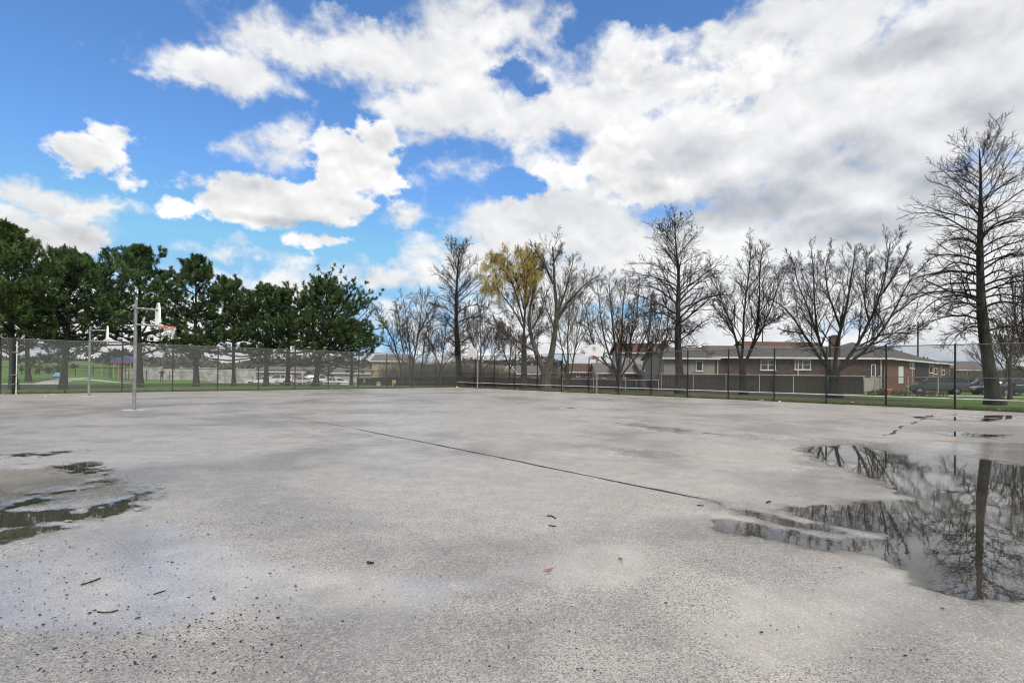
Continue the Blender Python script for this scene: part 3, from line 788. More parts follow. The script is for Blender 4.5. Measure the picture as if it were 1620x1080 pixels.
def resample(pts, k):
    pts = np.array(pts, float); s = np.r_[0, np.cumsum(np.linalg.norm(np.diff(pts, axis=0), axis=1))]
    u = np.linspace(0, s[-1], k + 1)
    # smooth the corners a little
    q = np.stack([np.interp(u, s, pts[:, c]) for c in range(3)], 1)
    for _ in range(2): q[1:-1] = (q[:-2] + 2 * q[1:-1] + q[2:]) / 4
    return q, s[-1]
def tree_root(name, label, base, group, cat='tree'):
    return thing(name, label, cat, tuple(base), 0, group)
def add_tubes(nm, parent, base, P_, rr, sides, m, kind=None):
    VV, FF = tubes(P_ - np.array(base), rr, sides)
    return link(nm, mesh_np(nm, VV, FF, sides > 4), m, parent, kind)
def trunk_mesh(root, base, pts, r0, r1, m, k=14, flare=1.6, name='trunk'):
    q, L = resample(pts, k); u = np.linspace(0, 1, k + 1)
    rr = (r0 + (r1 - r0) * u) * (1 + (flare - 1) * np.exp(-u * L / .35)) * (1 + .05 * np.sin(u * 23))
    add_tubes(name, root, base, q[None], rr[None], 12, m)
    return q, rr, L

def leader_tree(label, Y, base_px, pts_px, r0, crown0, Rmax, n1, seed, m='bark_dark', droop=.10, group='bare trees behind the right fence', dens=1.0, ztw=.011, prof=None, up0=.9, tw='twig'):
    rs = np.random.RandomState(seed)
    base = at(base_px[0], base_px[1], Y); base = np.array((base.x, base.y, 0.0))
    pts = [base] + [np.array(at(px, py, Y)) for px, py in pts_px]
    root = tree_root('bare_tree', label, base, group)
    q, rr, L = trunk_mesh(root, base, pts, r0, .03, M[m], k=22)
    Ls = np.array([L])
    prof = prof or (lambda t: Rmax / L * np.interp(t, [crown0, crown0 + .12, .45, .7, .88, .96, 1], [.75, 1.0, .98, .88, .70, .50, .20]))
    S0, D0, L1, r1, t1 = spawn(q[None], rr[None], Ls, n1, crown0, .985, 1.0, .13, prof, .38, rs, lift=0)
    up = np.interp(t1, [crown0, .5, .8, 1], [.50, .72, 1.0, 1.5])[:, None]
    D0[:, 2] = 0; D0 = unit(D0) + UPV * (up + rs.normal(0, .12, up.shape)) * up0
    r1 = np.maximum(np.minimum(r1, L1 * .0165), .016)
    # arch: rise, then bend over towards the tips
    N = len(S0); k = 9; P1 = np.zeros((N, k + 1, 3)); P1[:, 0] = S0; d = unit(D0)
    for i in range(k):
        bend = np.interp(t1, [crown0, .55, .9, 1], [droop * 2.0, droop * 1.4, droop * .1, 0])[:, None]
        d = unit(d + rs.normal(0, .075, (N, 3)) - UPV * bend * (i / k + .3)); P1[:, i + 1] = P1[:, i] + d * (L1 / k)[:, None]
    R1 = r1[:, None] * (1 - .78 * np.linspace(0, 1, k + 1))
    add_tubes('limb', root, base, P1, R1, 5, M[m], 'stuff')
    S0, D0, L2, r2, t2 = spawn(P1, R1, L1, int(12 * dens), .15, 1.0, .72, .2, lambda t: .42 * (1.15 - .75 * t), .55, rs, flat=.3, lift=.12)
    r2 = np.maximum(r2, .012); P2, R2 = grow(S0, D0, L2, r2, 5, .13, .03, UPV, .45, rs)
    add_tubes('branch', root, base, P2, R2, 4, M[tw], 'stuff')
    S0, D0, L3, r3, t3 = spawn(P2, R2, L2, int(7 * dens), .15, 1.0, .7, .25, lambda t: .50 * (1.2 - .6 * t), .8, rs, flat=.2, lift=.10)
    L3 = np.maximum(L3, .22); P3, R3 = grow(S0, D0, L3, np.full(len(L3), ztw), 2, .22, .03, UPV, .5, rs)
    add_tubes('twig', root, base, P3, R3, 3, M[tw], 'stuff')
    return root

def limb_tree(label, Y, trunk_px, limbs, r0, seed, m='bark_dark', tw='twig', group='bare trees behind the right fence', n2=11, n3=8, n4=4, len2=.42, ztw=.011, name='bare_tree', drift=2.2, up=.05, base_z=0.0, ang=.62, flare=1.35, thick=1.0, lt=.72):
    """trunk and main limbs follow given outlines; limbs: (radius, [(px, py) ...])"""
    rs = np.random.RandomState(seed)
    b0 = at(trunk_px[0][0], trunk_px[0][1], Y); base = np.array((b0.x, b0.y, base_z))
    pts = [base] + [np.array(at(px, py, Y)) for px, py in trunk_px[1:]]
    root = tree_root(name, label, base, group)
    trunk_mesh(root, base, pts, r0, r0 * .80, M[m], k=8, flare=flare)
    LP_, LR, LL = [], [], []
    for i, (r, pl) in enumerate(limbs):
        dy = rs.uniform(-1, 1) * drift; n = len(pl)
        w3 = [np.array(at(px, py, Y + dy * (j / max(n - 1, 1)))) for j, (px, py) in enumerate(pl)]
        q, L = resample(w3, 12); q[1:] += np.cumsum(rs.normal(0, .028, (12, 3)), axis=0) * min(1, L / 6)
        u = np.linspace(0, 1, 13); rr = r * lt * (1 - .88 * u ** .8) + .012
        add_tubes('limb', root, base, q[None], rr[None], 8, M[m])
        LP_.append(q); LR.append(rr); LL.append(L)
    P1 = np.array(LP_); R1 = np.array(LR); L1 = np.array(LL)
    S0, D0, L2, r2, t2 = spawn(P1, R1, L1, n2, .16, .99, ang, .16, lambda t: len2 * (1.1 - .72 * t), .55, rs, lift=up)
    r2 = np.maximum(np.minimum(r2, L2 * .0135), .012) * thick; P2, R2 = grow(S0, D0, L2, r2, 7, .10, up, UPV, .35, rs)
    add_tubes('branch', root, base, P2, R2, 5, M[m], 'stuff')
    P2b = np.concatenate([P2]); 
    S0, D0, L3, r3, t3 = spawn(P2, R2, L2, n3, .15, 1.0, .62, .2, lambda t: .45 * (1.15 - .6 * t), .7, rs, lift=up)
    r3 = np.maximum(r3, .011); P3, R3 = grow(S0, D0, L3, r3, 4, .13, up, UPV, .5, rs)
    add_tubes('branchlet', root, base, P3, R3, 3, M[tw], 'stuff')
    S0, D0, L4, r4, t4 = spawn(P3, R3, L3, n4, .2, 1.0, .65, .25, lambda t: .55 * (1.2 - .6 * t), .8, rs, lift=up)
    kk = L4 > .13; S0, D0, L4 = S0[kk], D0[kk], np.clip(L4[kk], .2, .9); P4, R4 = grow(S0, D0, L4, np.full(len(L4), ztw), 1, .22, up * .6, UPV, .5, rs)
    add_tubes('twig', root, base, P4, R4, 3, M[tw], 'stuff')
    return root, base, P3, rs

# tall single-stemmed trees
leader_tree('tallest bare tree with a thick dark leaning trunk, far right before the parked cars', 35, (1574, 640),
            [(1568, 600), (1558, 540), (1552, 480), (1550, 400), (1551, 320), (1552, 270), (1549, 236)], .41, .26, 4.4, 66, 1, dens=1.15, ztw=.009, droop=.16)
leader_tree('tall bare tree with straight trunk in front of the beige siding of the house', 47, (1077, 625),
            [(1075, 590), (1072, 540), (1073, 480), (1074, 430), (1070, 400), (1068, 362)], .40, .27, 4.5, 54, 2, ztw=.012, droop=.09, up0=1.1)
leader_tree('tall bare pyramid shaped tree behind the back corner of the court', 63, (727, 608),
            [(725, 570), (722, 520), (722, 460), (724, 430), (727, 392)], .42, .20, 4.3, 60, 3, ztw=.014, droop=.08, up0=1.15)
# spreading trees with limbs drawn from the photograph
limb_tree('wide spreading bare tree forking low in front of the brick house chimney', 44, [(1320, 630), (1320, 605), (1319, 588)],
    [(.20, [(1318, 592), (1292, 562), (1266, 522), (1250, 490), (1222, 470)]), (.17, [(1317, 590), (1298, 548), (1290, 500), (1287, 450), (1283, 400)]),
     (.24, [(1320, 590), (1322, 548), (1334, 500), (1343, 450), (1352, 395)]), (.22, [(1322, 590), (1352, 555), (1380, 505), (1398, 450), (1406, 384)]),
     (.20, [(1324, 588), (1378, 548), (1408, 508), (1425, 470), (1446, 435)]), (.11, [(1300, 552), (1285, 500), (1262, 455), (1252, 408)]),
     (.09, [(1360, 548), (1388, 530), (1430, 528), (1458, 520)]), (.12, [(1330, 520), (1312, 470), (1308, 420), (1314, 395)]), (.10, [(1376, 515), (1368, 470), (1372, 420), (1368, 400)]),
     (.10, [(1398, 462), (1420, 430), (1436, 400), (1440, 385)]), (.09, [(1270, 528), (1250, 525), (1232, 520)])], .50, 11, n2=17, n3=9, n4=7, ztw=.0115, len2=.36)
limb_tree('bare tree with two upright stems in front of the brick house windows', 49, [(1176, 625), (1175, 590), (1173, 570)],
    [(.15, [(1172, 572), (1162, 525), (1140, 475), (1124, 425)]), (.19, [(1173, 572), (1176, 525), (1177, 470), (1183, 425), (1186, 388)]),
     (.21, [(1177, 580), (1196, 530), (1200, 470), (1199, 420), (1205, 392)]), (.13, [(1184, 565), (1208, 520), (1230, 465), (1240, 425)]),
     (.09, [(1166, 540), (1145, 505), (1126, 480)]), (.08, [(1198, 530), (1218, 505), (1238, 500)])], .34, 12, n2=17, n3=9, n4=7, ztw=.012, len2=.38)
limb_tree('bare vase shaped tree fanning out behind the hoop with the claw mark', 53, [(979, 621), (979, 605), (979, 590)],
    [(.16, [(976, 595), (950, 566), (932, 530), (926, 480)]), (.14, [(977, 592), (958, 548), (950, 500), (944, 448)]), (.16, [(978, 592), (972, 545), (966, 490), (962, 440)]),
     (.17, [(980, 592), (984, 545), (984, 490), (990, 438)]), (.15, [(981, 592), (998, 545), (1010, 495), (1012, 445)]), (.13, [(982, 595), (1008, 562), (1024, 525), (1030, 480)]), (.10, [(960, 578), (938, 562), (922, 555)])],
    .32, 13, n2=16, n3=8, n4=7, ztw=.013, len2=.34, m='bark', tw='twig_brown')
limb_tree('crooked bare tree leaning beside the red roofed house', 58, [(1018, 612), (1016, 598), (1014, 585)],
    [(.20, [(1012, 590), (998, 562), (982, 540), (975, 510)]), (.17, [(1016, 590), (1022, 558), (1030, 520), (1032, 470)]), (.15, [(1040, 605), (1046, 570), (1056, 530), (1060, 480)]),
     (.13, [(1018, 580), (1036, 545), (1048, 505), (1052, 462)]), (.10, [(996, 560), (1002, 520), (1006, 480)])], .30, 14, n2=16, n3=8, n4=7, ztw=.013, m='bark', tw='twig_brown', len2=.42)
limb_tree('massive forked bare tree with pale thick trunk between the small far houses', 55, [(863, 618), (863, 600), (862, 580)],
    [(.34, [(860, 584), (848, 556), (840, 530), (838, 490), (846, 450)]), (.36, [(866, 584), (876, 550), (880, 505), (876, 450), (872, 392)]), (.18, [(879, 510), (900, 475), (924, 448), (948, 434)]),
     (.14, [(876, 450), (862, 420), (850, 400), (842, 386)]), (.14, [(880, 500), (896, 460), (902, 430), (908, 405)]), (.12, [(848, 556), (820, 540), (800, 525), (780, 500)]), (.10, [(874, 420), (884, 400), (890, 385)]), (.10, [(842, 520), (858, 490), (866, 460)])],
    .56, 15, lt=1.0, n2=16, n3=8, n4=7, ztw=.013, m='bark', tw='twig_brown', len2=.36)
limb_tree('slim bare tree with moss tinted stems left of the claw marked hoop', 57, [(898, 615), (898, 595), (898, 570)],
    [(.12, [(898, 575), (897, 530), (900, 480), (904, 440)]), (.10, [(898, 580), (886, 545), (880, 510), (884, 470)]), (.12, [(902, 600), (908, 560), (916, 520), (920, 470)])], .17, 16, n2=16, n3=8, n4=7, ztw=.013, tw='twig_olive', m='twig_olive')
limb_tree('small bare tree with thin spread crown right beside the far plain hoop', 60, [(761, 613), (761, 595), (760, 575)],
    [(.11, [(760, 580), (748, 545), (738, 520), (735, 490)]), (.12, [(760, 578), (762, 545), (760, 510), (764, 480)]), (.10, [(762, 590), (778, 565), (788, 540), (800, 520)]), (.08, [(760, 570), (772, 545), (776, 520)])],
    .17, 17, n2=16, n3=8, n4=7, ztw=.014, tw='twig_brown', len2=.5)
limb_tree('open bare tree with three splayed stems standing right of the pines', 64, [(654, 607), (654, 598), (654, 590)],
    [(.17, [(637, 607), (632, 575), (622, 540), (604, 508), (592, 485)]), (.15, [(648, 606), (650, 560), (645, 520), (640, 475)]), (.16, [(652, 598), (656, 560), (664, 510), (668, 470)]),
     (.12, [(665, 606), (670, 560), (676, 520), (688, 490)]), (.10, [(640, 560), (634, 520), (628, 480)]), (.09, [(660, 530), (676, 500), (690, 478)])],
    .20, 18, n2=16, n3=8, n4=7, ztw=.014, tw='twig_brown', m='bark_dark', len2=.40)
limb_tree('low scrubby bare tree between the pyramid tree and the splayed tree', 62, [(696, 607), (697, 590), (698, 575)],
    [(.10, [(697, 580), (684, 550), (676, 520)]), (.10, [(698, 580), (702, 550), (706, 510)]), (.09, [(698, 585), (716, 560), (736, 540)])], .13, 19, n2=16, n3=8, n4=7, ztw=.014, tw='twig_brown', len2=.5)
limb_tree('thin bare tree between the small houses left of the massive forked tree', 66, [(806, 607), (806, 590), (806, 575)],
    [(.10, [(806, 580), (794, 550), (786, 515)]), (.10, [(806, 578), (808, 545), (806, 505)]), (.09, [(806, 585), (820, 560), (832, 530)])], .13, 20, n2=16, n3=8, n4=7, ztw=.014, tw='twig_brown', len2=.5)
limb_tree('small bare street tree between the parked vehicles right of the tallest tree', 42, [(1598, 634), (1598, 605), (1598, 575)],
    [(.10, [(1598, 580), (1585, 555), (1578, 530), (1570, 500)]), (.11, [(1598, 578), (1602, 545), (1606, 500), (1604, 450)]), (.09, [(1598, 585), (1615, 560), (1635, 530)]), (.09, [(1600, 560), (1618, 520), (1630, 470)])],
    .15, 21, n2=14, n3=8, n4=3, ztw=.011, tw='twig_brown', m='bark', len2=.5)
limb_tree('bare tree at the right picture edge behind the small street tree', 50, [(1632, 628), (1632, 600), (1631, 570)],
    [(.14, [(1631, 575), (1610, 530), (1600, 480), (1598, 430)]), (.14, [(1632, 575), (1640, 530), (1650, 470)]), (.10, [(1631, 590), (1600, 578), (1585, 560)]), (.11, [(1628, 560), (1616, 500), (1622, 450), (1618, 410)])],
    .22, 22, n2=14, n3=8, n4=3, ztw=.012, tw='twig', m='bark_dark', len2=.45)
limb_tree('leafless street tree leaning over the roof behind the dark minivan', 62, [(1568, 612), (1563, 595), (1558, 580)],
    [(.09, [(1560, 585), (1545, 570), (1528, 552)]), (.09, [(1558, 582), (1545, 560), (1534, 545)]), (.08, [(1558, 582), (1558, 560), (1552, 540)])], .14, 23, n2=12, n3=7, n4=3, ztw=.014, tw='twig', len2=.45)
# willow with yellow catkins
wr, wb, P3w, rsw = limb_tree('yellow tinged willow with drooping golden twigs at the left of the crown', 60, [(829, 610), (829, 570), (829, 530)],
    [(.20, [(829, 535), (830, 490), (832, 440), (828, 400)]), (.14, [(829, 510), (812, 450), (792, 420), (774, 430), (766, 456)]), (.13, [(829, 490), (816, 440), (806, 408), (790, 405), (780, 425)]), (.14, [(830, 495), (844, 450), (852, 420), (862, 432)]), (.12, [(829, 470), (836, 430), (845, 402), (856, 412)]),
     (.14, [(829, 520), (806, 480), (785, 455), (770, 450)]), (.12, [(830, 540), (852, 505), (868, 480)]), (.12, [(829, 560), (805, 535), (785, 515), (770, 505)]), (.10, [(829, 555), (850, 530), (872, 515)])],
    .34, 24, n2=16, n3=8, n4=7, ztw=.013, name='willow_tree', m='bark', tw='twig', len2=.40)
def drooping(root, base, P3, rs, frac, zmin, length, m, r=.016, nper=4, name='catkin', sel=None):
    tips = P3[:, -1]; k = tips[:, 2] > zmin
    if sel is not None: k &= sel(tips)
    tips = P3[k]; tips = tips[rs.rand(len(tips)) < frac]
    S0 = np.repeat(tips[:, 2:].reshape(-1, 3), nper, 0); D0 = rs.normal(0, .7, S0.shape) - UPV * .3
    P_, rr = grow(S0, D0, rs.uniform(.35, 1.0, len(S0)) * length, np.full(len(S0), r), 4, .12, .55, -UPV, .6, rs)
    add_tubes(name, root, base, P_, rr, 3, m, 'stuff')
drooping(wr, wb, P3w, rsw, .62, 9.0, .95, M['willow'], r=.014, nper=5, sel=lambda t_: t_[:, 0] < wb[0] + 2.0)
# pink budding tree behind
pr, pb, P3p, rsp = limb_tree('pinkish budding tree behind the tallest tree at the right edge', 66, [(1592, 612), (1592, 598), (1592, 590)],
    [(.10, [(1592, 590), (1575, 560), (1560, 530)]), (.10, [(1592, 590), (1592, 555), (1588, 520)]), (.10, [(1592, 590), (1610, 560), (1625, 535)]), (.08, [(1592, 588), (1600, 550), (1612, 525)])],
    .15, 25, n2=16, n3=8, n4=7, ztw=.014, tw='twig_brown', name='budding_tree', len2=.5, m='bark')
drooping(pr, pb, P3p, rsp, .9, 2.0, .35, M['pink'], r=.03, nper=1, name='bud')

# ------------------------------------------------------------------ pines
def pine(label, px, Y, top_py, Rmax, seed, c0=2.6, m='needle', lean=0.0, nb=62, tuft=2, prof=None, r0=.27, top_px=None, gap=.0):
    top_py += (14 if px < 60 else 20); c0 -= .5; nb = int(nb * .80)
    rs = np.random.RandomState(seed)
    b0 = foot(px, Y); base = np.array((b0.x, b0.y, tz(b0.x, b0.y)))
    top = np.array(at(top_px if top_px is not None else px, top_py, Y)); H = top[2] - base[2]
    root = tree_root('pine_tree', label, base, 'dark pines along the left fence')
    mid = base + (top - base) * .5 + np.array((rs.uniform(-.2, .2), rs.uniform(-.2, .2), 0))
    q, rr, L = trunk_mesh(root, base, [base, mid, top - np.array((0, 0, .3))], r0, .03, M['bark_dark'], k=14, flare=1.35)
    t0 = c0 / H
    prof = prof or (lambda t: Rmax / L * np.interp(t, [t0, t0 + .10, .40, .60, .78, .90, 1.0], [.84, 1.0, 1.0, .80, .52, .32, .10]))
    S0, D0, L1, r1, t1 = spawn(q[None], rr[None], np.array([L]), nb, t0, .985, 1.2, .1, prof, .4, rs)
    nw = max(6, int((H - c0) / .95)); tl = t0 + (np.round((t1 - t0) / (.985 - t0) * nw) / nw) * (.985 - t0) + rs.normal(0, .004, len(t1))
    tl = np.clip(tl, t0 * .9, .985); xq = tl * (len(q) - 1); iq = np.minimum(xq.astype(int), len(q) - 2); fq = (xq - iq)[:, None]
    S0 = q[iq] * (1 - fq) + q[iq + 1] * fq; L1 = prof(tl) * L * rs.uniform(.62, 1.18, len(tl)); t1 = tl
    el_ = np.interp(t1, [t0, .4, .75, 1], [-.02, .15, .45, 1.3])[:, None] + rs.normal(0, .14, (len(t1), 1))
    D0[:, 2] = 0; D0 = unit(D0) + UPV * el_; r1 = np.maximum(L1 * .017, .02)
    P1, R1 = grow(S0, D0, L1, r1, 7, .09, .05, UPV, .3, rs)
    add_tubes('bough', root, base, P1, R1, 4, M['bark_dark'], 'stuff')
    S0, D0, L2, r2, t2 = spawn(P1, R1, L1, 10, .30, 1.0, .85, .2, lambda t: .32 * (1.2 - .6 * t), .6, rs, flat=.85, lift=.10)
    L2 = np.maximum(L2, .45); P2, R2 = grow(S0, D0, L2, np.full(len(L2), .016), 4, .12, .10, UPV, .5, rs)
    add_tubes('twig', root, base, P2, R2, 3, M['bark_dark'], 'stuff')
    # needle tufts: on every twig tip and along it, brushes that point up and out
    S3, D3, L3, _, _ = spawn(P2, R2, L2, tuft, .45, 1.0, .5, .3, lambda t: 1 + 0 * t, 1.0, rs, lift=.45)
    tipd = unit(P2[:, -1] - P2[:, -2]); S3 = np.concatenate([S3, P2[:, -1]]); D3 = unit(np.concatenate([D3, tipd + UPV * .8]))
    n = len(S3); nn = 20
    size = rs.uniform(.30, .50, (n, 1, 1))
    dirs = unit(rs.normal(0, 1, (n, nn, 3)) * .48 + D3[:, None, :] * 1.0)
    o = S3[:, None, :] + D3[:, None, :] * rs.uniform(-.12, .16, (n, nn, 1))
    tip = o + dirs * size * rs.uniform(.7, 1.15, (n, nn, 1))
    sd_ = unit(np.cross(dirs, rs.normal(0, 1, (n, nn, 3)))) * size * .075
    midp = o + dirs * size * .55
    V_ = np.stack([o, midp + sd_, tip, midp - sd_], 2).reshape(-1, 3) - base
    F_ = np.arange(len(V_)).reshape(-1, 4)
    link('needle_foliage', mesh_np('needle_foliage', V_, F_), M[m], root, 'stuff')
    return root
pine('pine at the left picture edge with bright boughs hanging over the gate post', 22, 41.5, 352, 6.0, 31, m='needle_fresh', c0=3.2, top_px=8, nb=70)
pine('pine beside the blue basket left of the far left hoop', 100, 43.5, 392, 6.8, 32, c0=3.0, m='needle', top_px=112, nb=70, prof=None)
pine('pine right behind the nearest hoop pole with open pointed top', 222, 50, 378, 6.2, 33, c0=3.6, nb=62)
pine('pine with rounded top between the nearest hoop and the graffiti marked wall end', 311, 54, 396, 6.2, 34, c0=3.3, nb=62)
pine('thin trunked pine in front of the end of the pale wall', 370, 57, 430, 6.0, 35, c0=3.3, nb=50, r0=.2)
pine('pine standing in front of the blue car', 421, 57, 440, 5.8, 36, c0=3.0, nb=54, r0=.26)
pine('pine standing beside the red car', 455, 60, 448, 6.0, 37, c0=3.2, nb=50, r0=.26)
pine('last pine on the right with the broad crown sloping down to the bare trees', 499, 59, 440, 8.4, 38, c0=3.2, nb=84, r0=.32, top_px=520)
pine('pine out of line at the back of the row above the parked cars', 556, 68, 492, 4.4, 39, c0=3.4, nb=46, r0=.22)
pine('pine far back in the park left of the first fence bay', 45, 60, 440, 5.0, 40, c0=3.2, nb=46)
pine('pine leaning in from beyond the left picture edge', -95, 40, 345, 7.0, 41, m='needle_fresh', c0=3.2, nb=60)
# ------------------------------------------------------------------ houses
def hp(px, Y, z=None):
    p = foot(px, Y); return np.array((p.x, p.y))
def house(label, A, B, depth, eave_py, ridge_py, wallm, roofm, windows=(), doors=(), roof='gable', base=None, over=.45, fascia='white', chimneys=(), cat='house', eave_at=None, dirsign=1):
    A2, B2 = hp(*A), hp(*B); v = B2 - A2; L = float(np.linalg.norm(v)); ang = math.atan2(v[1], v[0])
    ux = v / L; uy = np.array((-ux[1], ux[0])) * dirsign
    bz = base if base is not None else min(tz(*A2), tz(*B2)) - .05
    mx = .5 * (A[0] + B[0]); mY = .5 * (A[1] + B[1])
    ze = at(eave_at[0] if eave_at else mx, eave_py, eave_at[1] if eave_at else mY).z - bz
    c = A2 + ux * L / 2 + uy * depth / 2; kY = c[1]
    zr = at(810 + 847 * c[0] / c[1], ridge_py, kY).z - bz
    t = thing('house', label, cat, (A2[0], A2[1], bz), ang)
    b = MB(); b.box(0, 0, -.4, L, depth, ze); b.build('wall', M[wallm], t)
    o = over; b = MB(); T = .14
    if roof == 'hip':
        hx = min(depth / 2, L / 2 - .1)
        e = [(-o, -o, ze), (L + o, -o, ze), (L + o, depth + o, ze), (-o, depth + o, ze)]
        r = [(hx, depth / 2, zr), (L - hx, depth / 2, zr)]
        b.add([(x, y, z + .02) for x, y, z in e] + r, [(0, 1, 5, 4), (1, 2, 5), (2, 3, 4, 5), (3, 0, 4)])
        b.add([(x, y, z - .12) for x, y, z in e] + [(x, y, z + .02) for x, y, z in e], [(3, 2, 1, 0), (0, 1, 5, 4), (1, 2, 6, 5), (2, 3, 7, 6), (3, 0, 4, 7)])
    else:
        b.add([(-o, -o, ze), (L + o, -o, ze), (L + o, depth / 2, zr), (-o, depth / 2, zr), (-o, depth + o, ze), (L + o, depth + o, ze),
               (-o, -o, ze - T), (L + o, -o, ze - T), (L + o, depth / 2, zr - T), (-o, depth / 2, zr - T), (-o, depth + o, ze - T), (L + o, depth + o, ze - T)],
              [(0, 1, 2, 3), (3, 2, 5, 4), (7, 6, 9, 8), (8, 9, 10, 11), (0, 6, 7, 1), (4, 5, 11, 10), (0, 3, 9, 6), (3, 4, 10, 9), (1, 7, 8, 2), (2, 8, 11, 5)])
        b2 = MB(); b2.poly([(0.02, 0, ze), (0.02, depth, ze), (0.02, depth / 2, zr - T)], (L - .04, 0, 0)); b2.build('gable_wall', M[wallm], t)
    rf_ = b.build('roof', M[roofm], t)
    b = MB(); b.box(-o - .03, -o - .06, ze - .17, L + o + .03, -o - .004, ze + .03); b.build('gutter', M[fascia], rf_)
    if L > 12:
        for uu in (.25, L * .5, L - .3):
            b = MB(); b.box(uu, -.10, 0, uu + .09, -.02, ze - .15); b.build('downspout', M[fascia], t)
        for uu in (L * .3, L * .62, L * .8):
            b = MB(); zz_ = ze + (zr - ze) * .62; b.tube((uu, depth * .31, zz_ - .2), (uu, depth * .31, zz_ + .32), .11, n=8); b.build('roof_vent', M['steel_dark'], rf_)
    def loc(px, py):
        d = ray(px, py); n = np.array((-ux[1], ux[0])); k = (n @ A2) / (n @ np.array((d.x, d.y)))
        P0 = np.array((d.x, d.y)) * k; return float((P0 - A2) @ ux), H_CAM + d.z * k - bz
    for wn in windows:
        (x0, y0, x1, y1), nm = wn[:4], (wn[4] if len(wn) > 4 else 1)
        u0, z1 = loc(x0, y0); u1, z0 = loc(x1, y1); f = .09
        b = MB()
        b.box(u0, -.07, z0, u0 + f, .02, z1); b.box(u1 - f, -.07, z0, u1, .02, z1); b.box(u0 + f, -.07, z0, u1 - f, .02, z0 + f); b.box(u0 + f, -.07, z1 - f, u1 - f, .02, z1)
        if nm > 1: b.box((u0 + u1) / 2 - .05, -.065, z0 + f, (u0 + u1) / 2 + .05, .02, z1 - f); b.box(u0 + f, -.055, (z0 + z1) / 2 - .03, u1 - f, .01, (z0 + z1) / 2 + .03)
        b.box(u0 - .08, -.11, z0 - .07, u1 + .08, .01, z0)
        w_ = b.build('window', M['white'], t)
        b = MB(); b.box(u0 + f * .5, -.022, z0 + f * .5, u1 - f * .5, .012, z1 - f * .5); b.build('pane', M['glass'], w_)
    for (x0, y0, x1, y1, mm) in doors:
        u0, z1 = loc(x0, y0); u1, z0 = loc(x1, y1)
        b = MB(); b.box(u0, -.05, z0, u1, .03, z1); b.build('door', M[mm], t)
    for (cx, top, cw, mm) in chimneys:
        u, zt = loc(cx, top)
        b = MB(); b.box(u - cw / 2, -.5, -.3, u + cw / 2, .12, zt - .25); b.box(u - cw / 2 - .06, -.56, zt - .25, u + cw / 2 + .06, .18, zt - .12); b.box(u - cw / 4, -.35, zt - .12, u + cw / 4, 0, zt)
        b.build('chimney', M[mm], rf_)
    return t
house('long low brown brick bungalow with grey shingle roof, three white windows and a brick chimney', (1131, 62.5), (1397, 60), 9.5, 565.5, 547, 'brick', 'shingle', roof='gable',
      windows=[(1203, 568, 1227, 585.5, 2), (1257, 568, 1282.5, 585, 2), (1377.5, 576, 1385, 596)], chimneys=[(1319, 530, 1.0, 'brick')], eave_at=(1300, 60.6))
house('beige sided house part with one narrow white window, left of the long brick bungalow', (1050, 62), (1130.5, 62), 9, 566, 549, 'siding', 'shingle', windows=[(1100.5, 570, 1112, 587)])
house('dark brick bungalow with hip roof running back behind the dark minivan', (1398, 62), (1476, 80), 9, 566, 546, 'brick_or', 'shingle', roof='hip', windows=[(1439, 572, 1446, 583), (1470, 577, 1475, 590)],
      doors=[(1421, 579, 1428.5, 606, 'white'), (1448, 576, 1468, 602, 'carport_shade')], eave_at=(1398, 62), over=.6)  # the dark panel paints the shaded carport opening onto the wall
house('orange brick house with red chimney, the farthest of the row behind the dark minivan', (1472, 80), (1502, 92), 8, 573, 562, 'brick_or', 'shingle_red', roof='hip', windows=[(1478, 582, 1482, 592), (1490, 584, 1494, 593)], eave_at=(1480, 82))
b = MB(); p = foot(1453.5, 82); t = None
house('low house with a dark gable roof behind the leaning street tree', (1512, 104), (1572, 104), 10, 585, 571, 'beige', 'shingle_dk', windows=[(1530, 588, 1536, 594)])
house('house with a long red brown roof showing above the brick bungalow', (1188, 92), (1312, 92), 9, 556, 540.5, 'brick', 'shingle_red', windows=[(1220, 560, 1226, 566)])
house('tall house with a red roof and pale walls behind the crooked leaning tree', (984, 88), (1064, 88), 9, 558, 543, 'stucco', 'shingle_red', windows=[(990, 560, 997, 574, 2), (1030, 562, 1038, 574, 2)])
house('small white walled house with grey roof and white gutter right of the vase shaped tree', (980, 80), (1010, 80), 7, 589, 573, 'brick', 'shingle_dk', windows=[(986, 592, 990, 598)])
house('orange brick garage with a white gable behind the crooked leaning tree', (1015, 78), (1037, 78), 6, 586, 576, 'brick_or', 'shingle_dk')
house('cream walled house with a grey roof behind the claw marked hoop', (946, 84), (978, 84), 8, 590, 574, 'stucco', 'shingle_dk', windows=[(954, 593, 959, 598), (966, 593, 970, 598)])
house('pinkish brick house with low red roof left of the claw marked hoop', (903, 90), (944, 90), 8, 588, 575, 'brick', 'shingle_red', windows=[(912, 590, 917, 596), (926, 590, 932, 596)])
hd = house('small tan house with a white edged front gable left of the massive forked tree', (779, 92), (866, 92), 8, 590.5, 578, 'stucco', 'shingle_dk', windows=[(842, 592, 850, 597), (822, 592, 828, 597)])
g = np.array(at(806, 576.5, 90.6)); gl = np.array(at(795, 590, 90.6)); grr = np.array(at(817.5, 590, 90.6))
loc0 = Vector(hd.location); la = hd.rotation_euler.z
def tolocal(p): 
    q = Vector(p) - loc0; q.rotate(Euler((0, 0, -la))); return q
b = MB(); b.poly([tolocal(gl), tolocal(grr), tolocal(g)], (0, 1.6, 0)); b.build('front_gable', M['beige'], hd)
b = MB()
for e_ in (gl, grr): b.tube(tolocal(e_) + Vector((0, -.06, 0)), tolocal(g) + Vector((0, -.06, .02)), .12, n=4)
b.build('gable_trim', M['white'], hd)
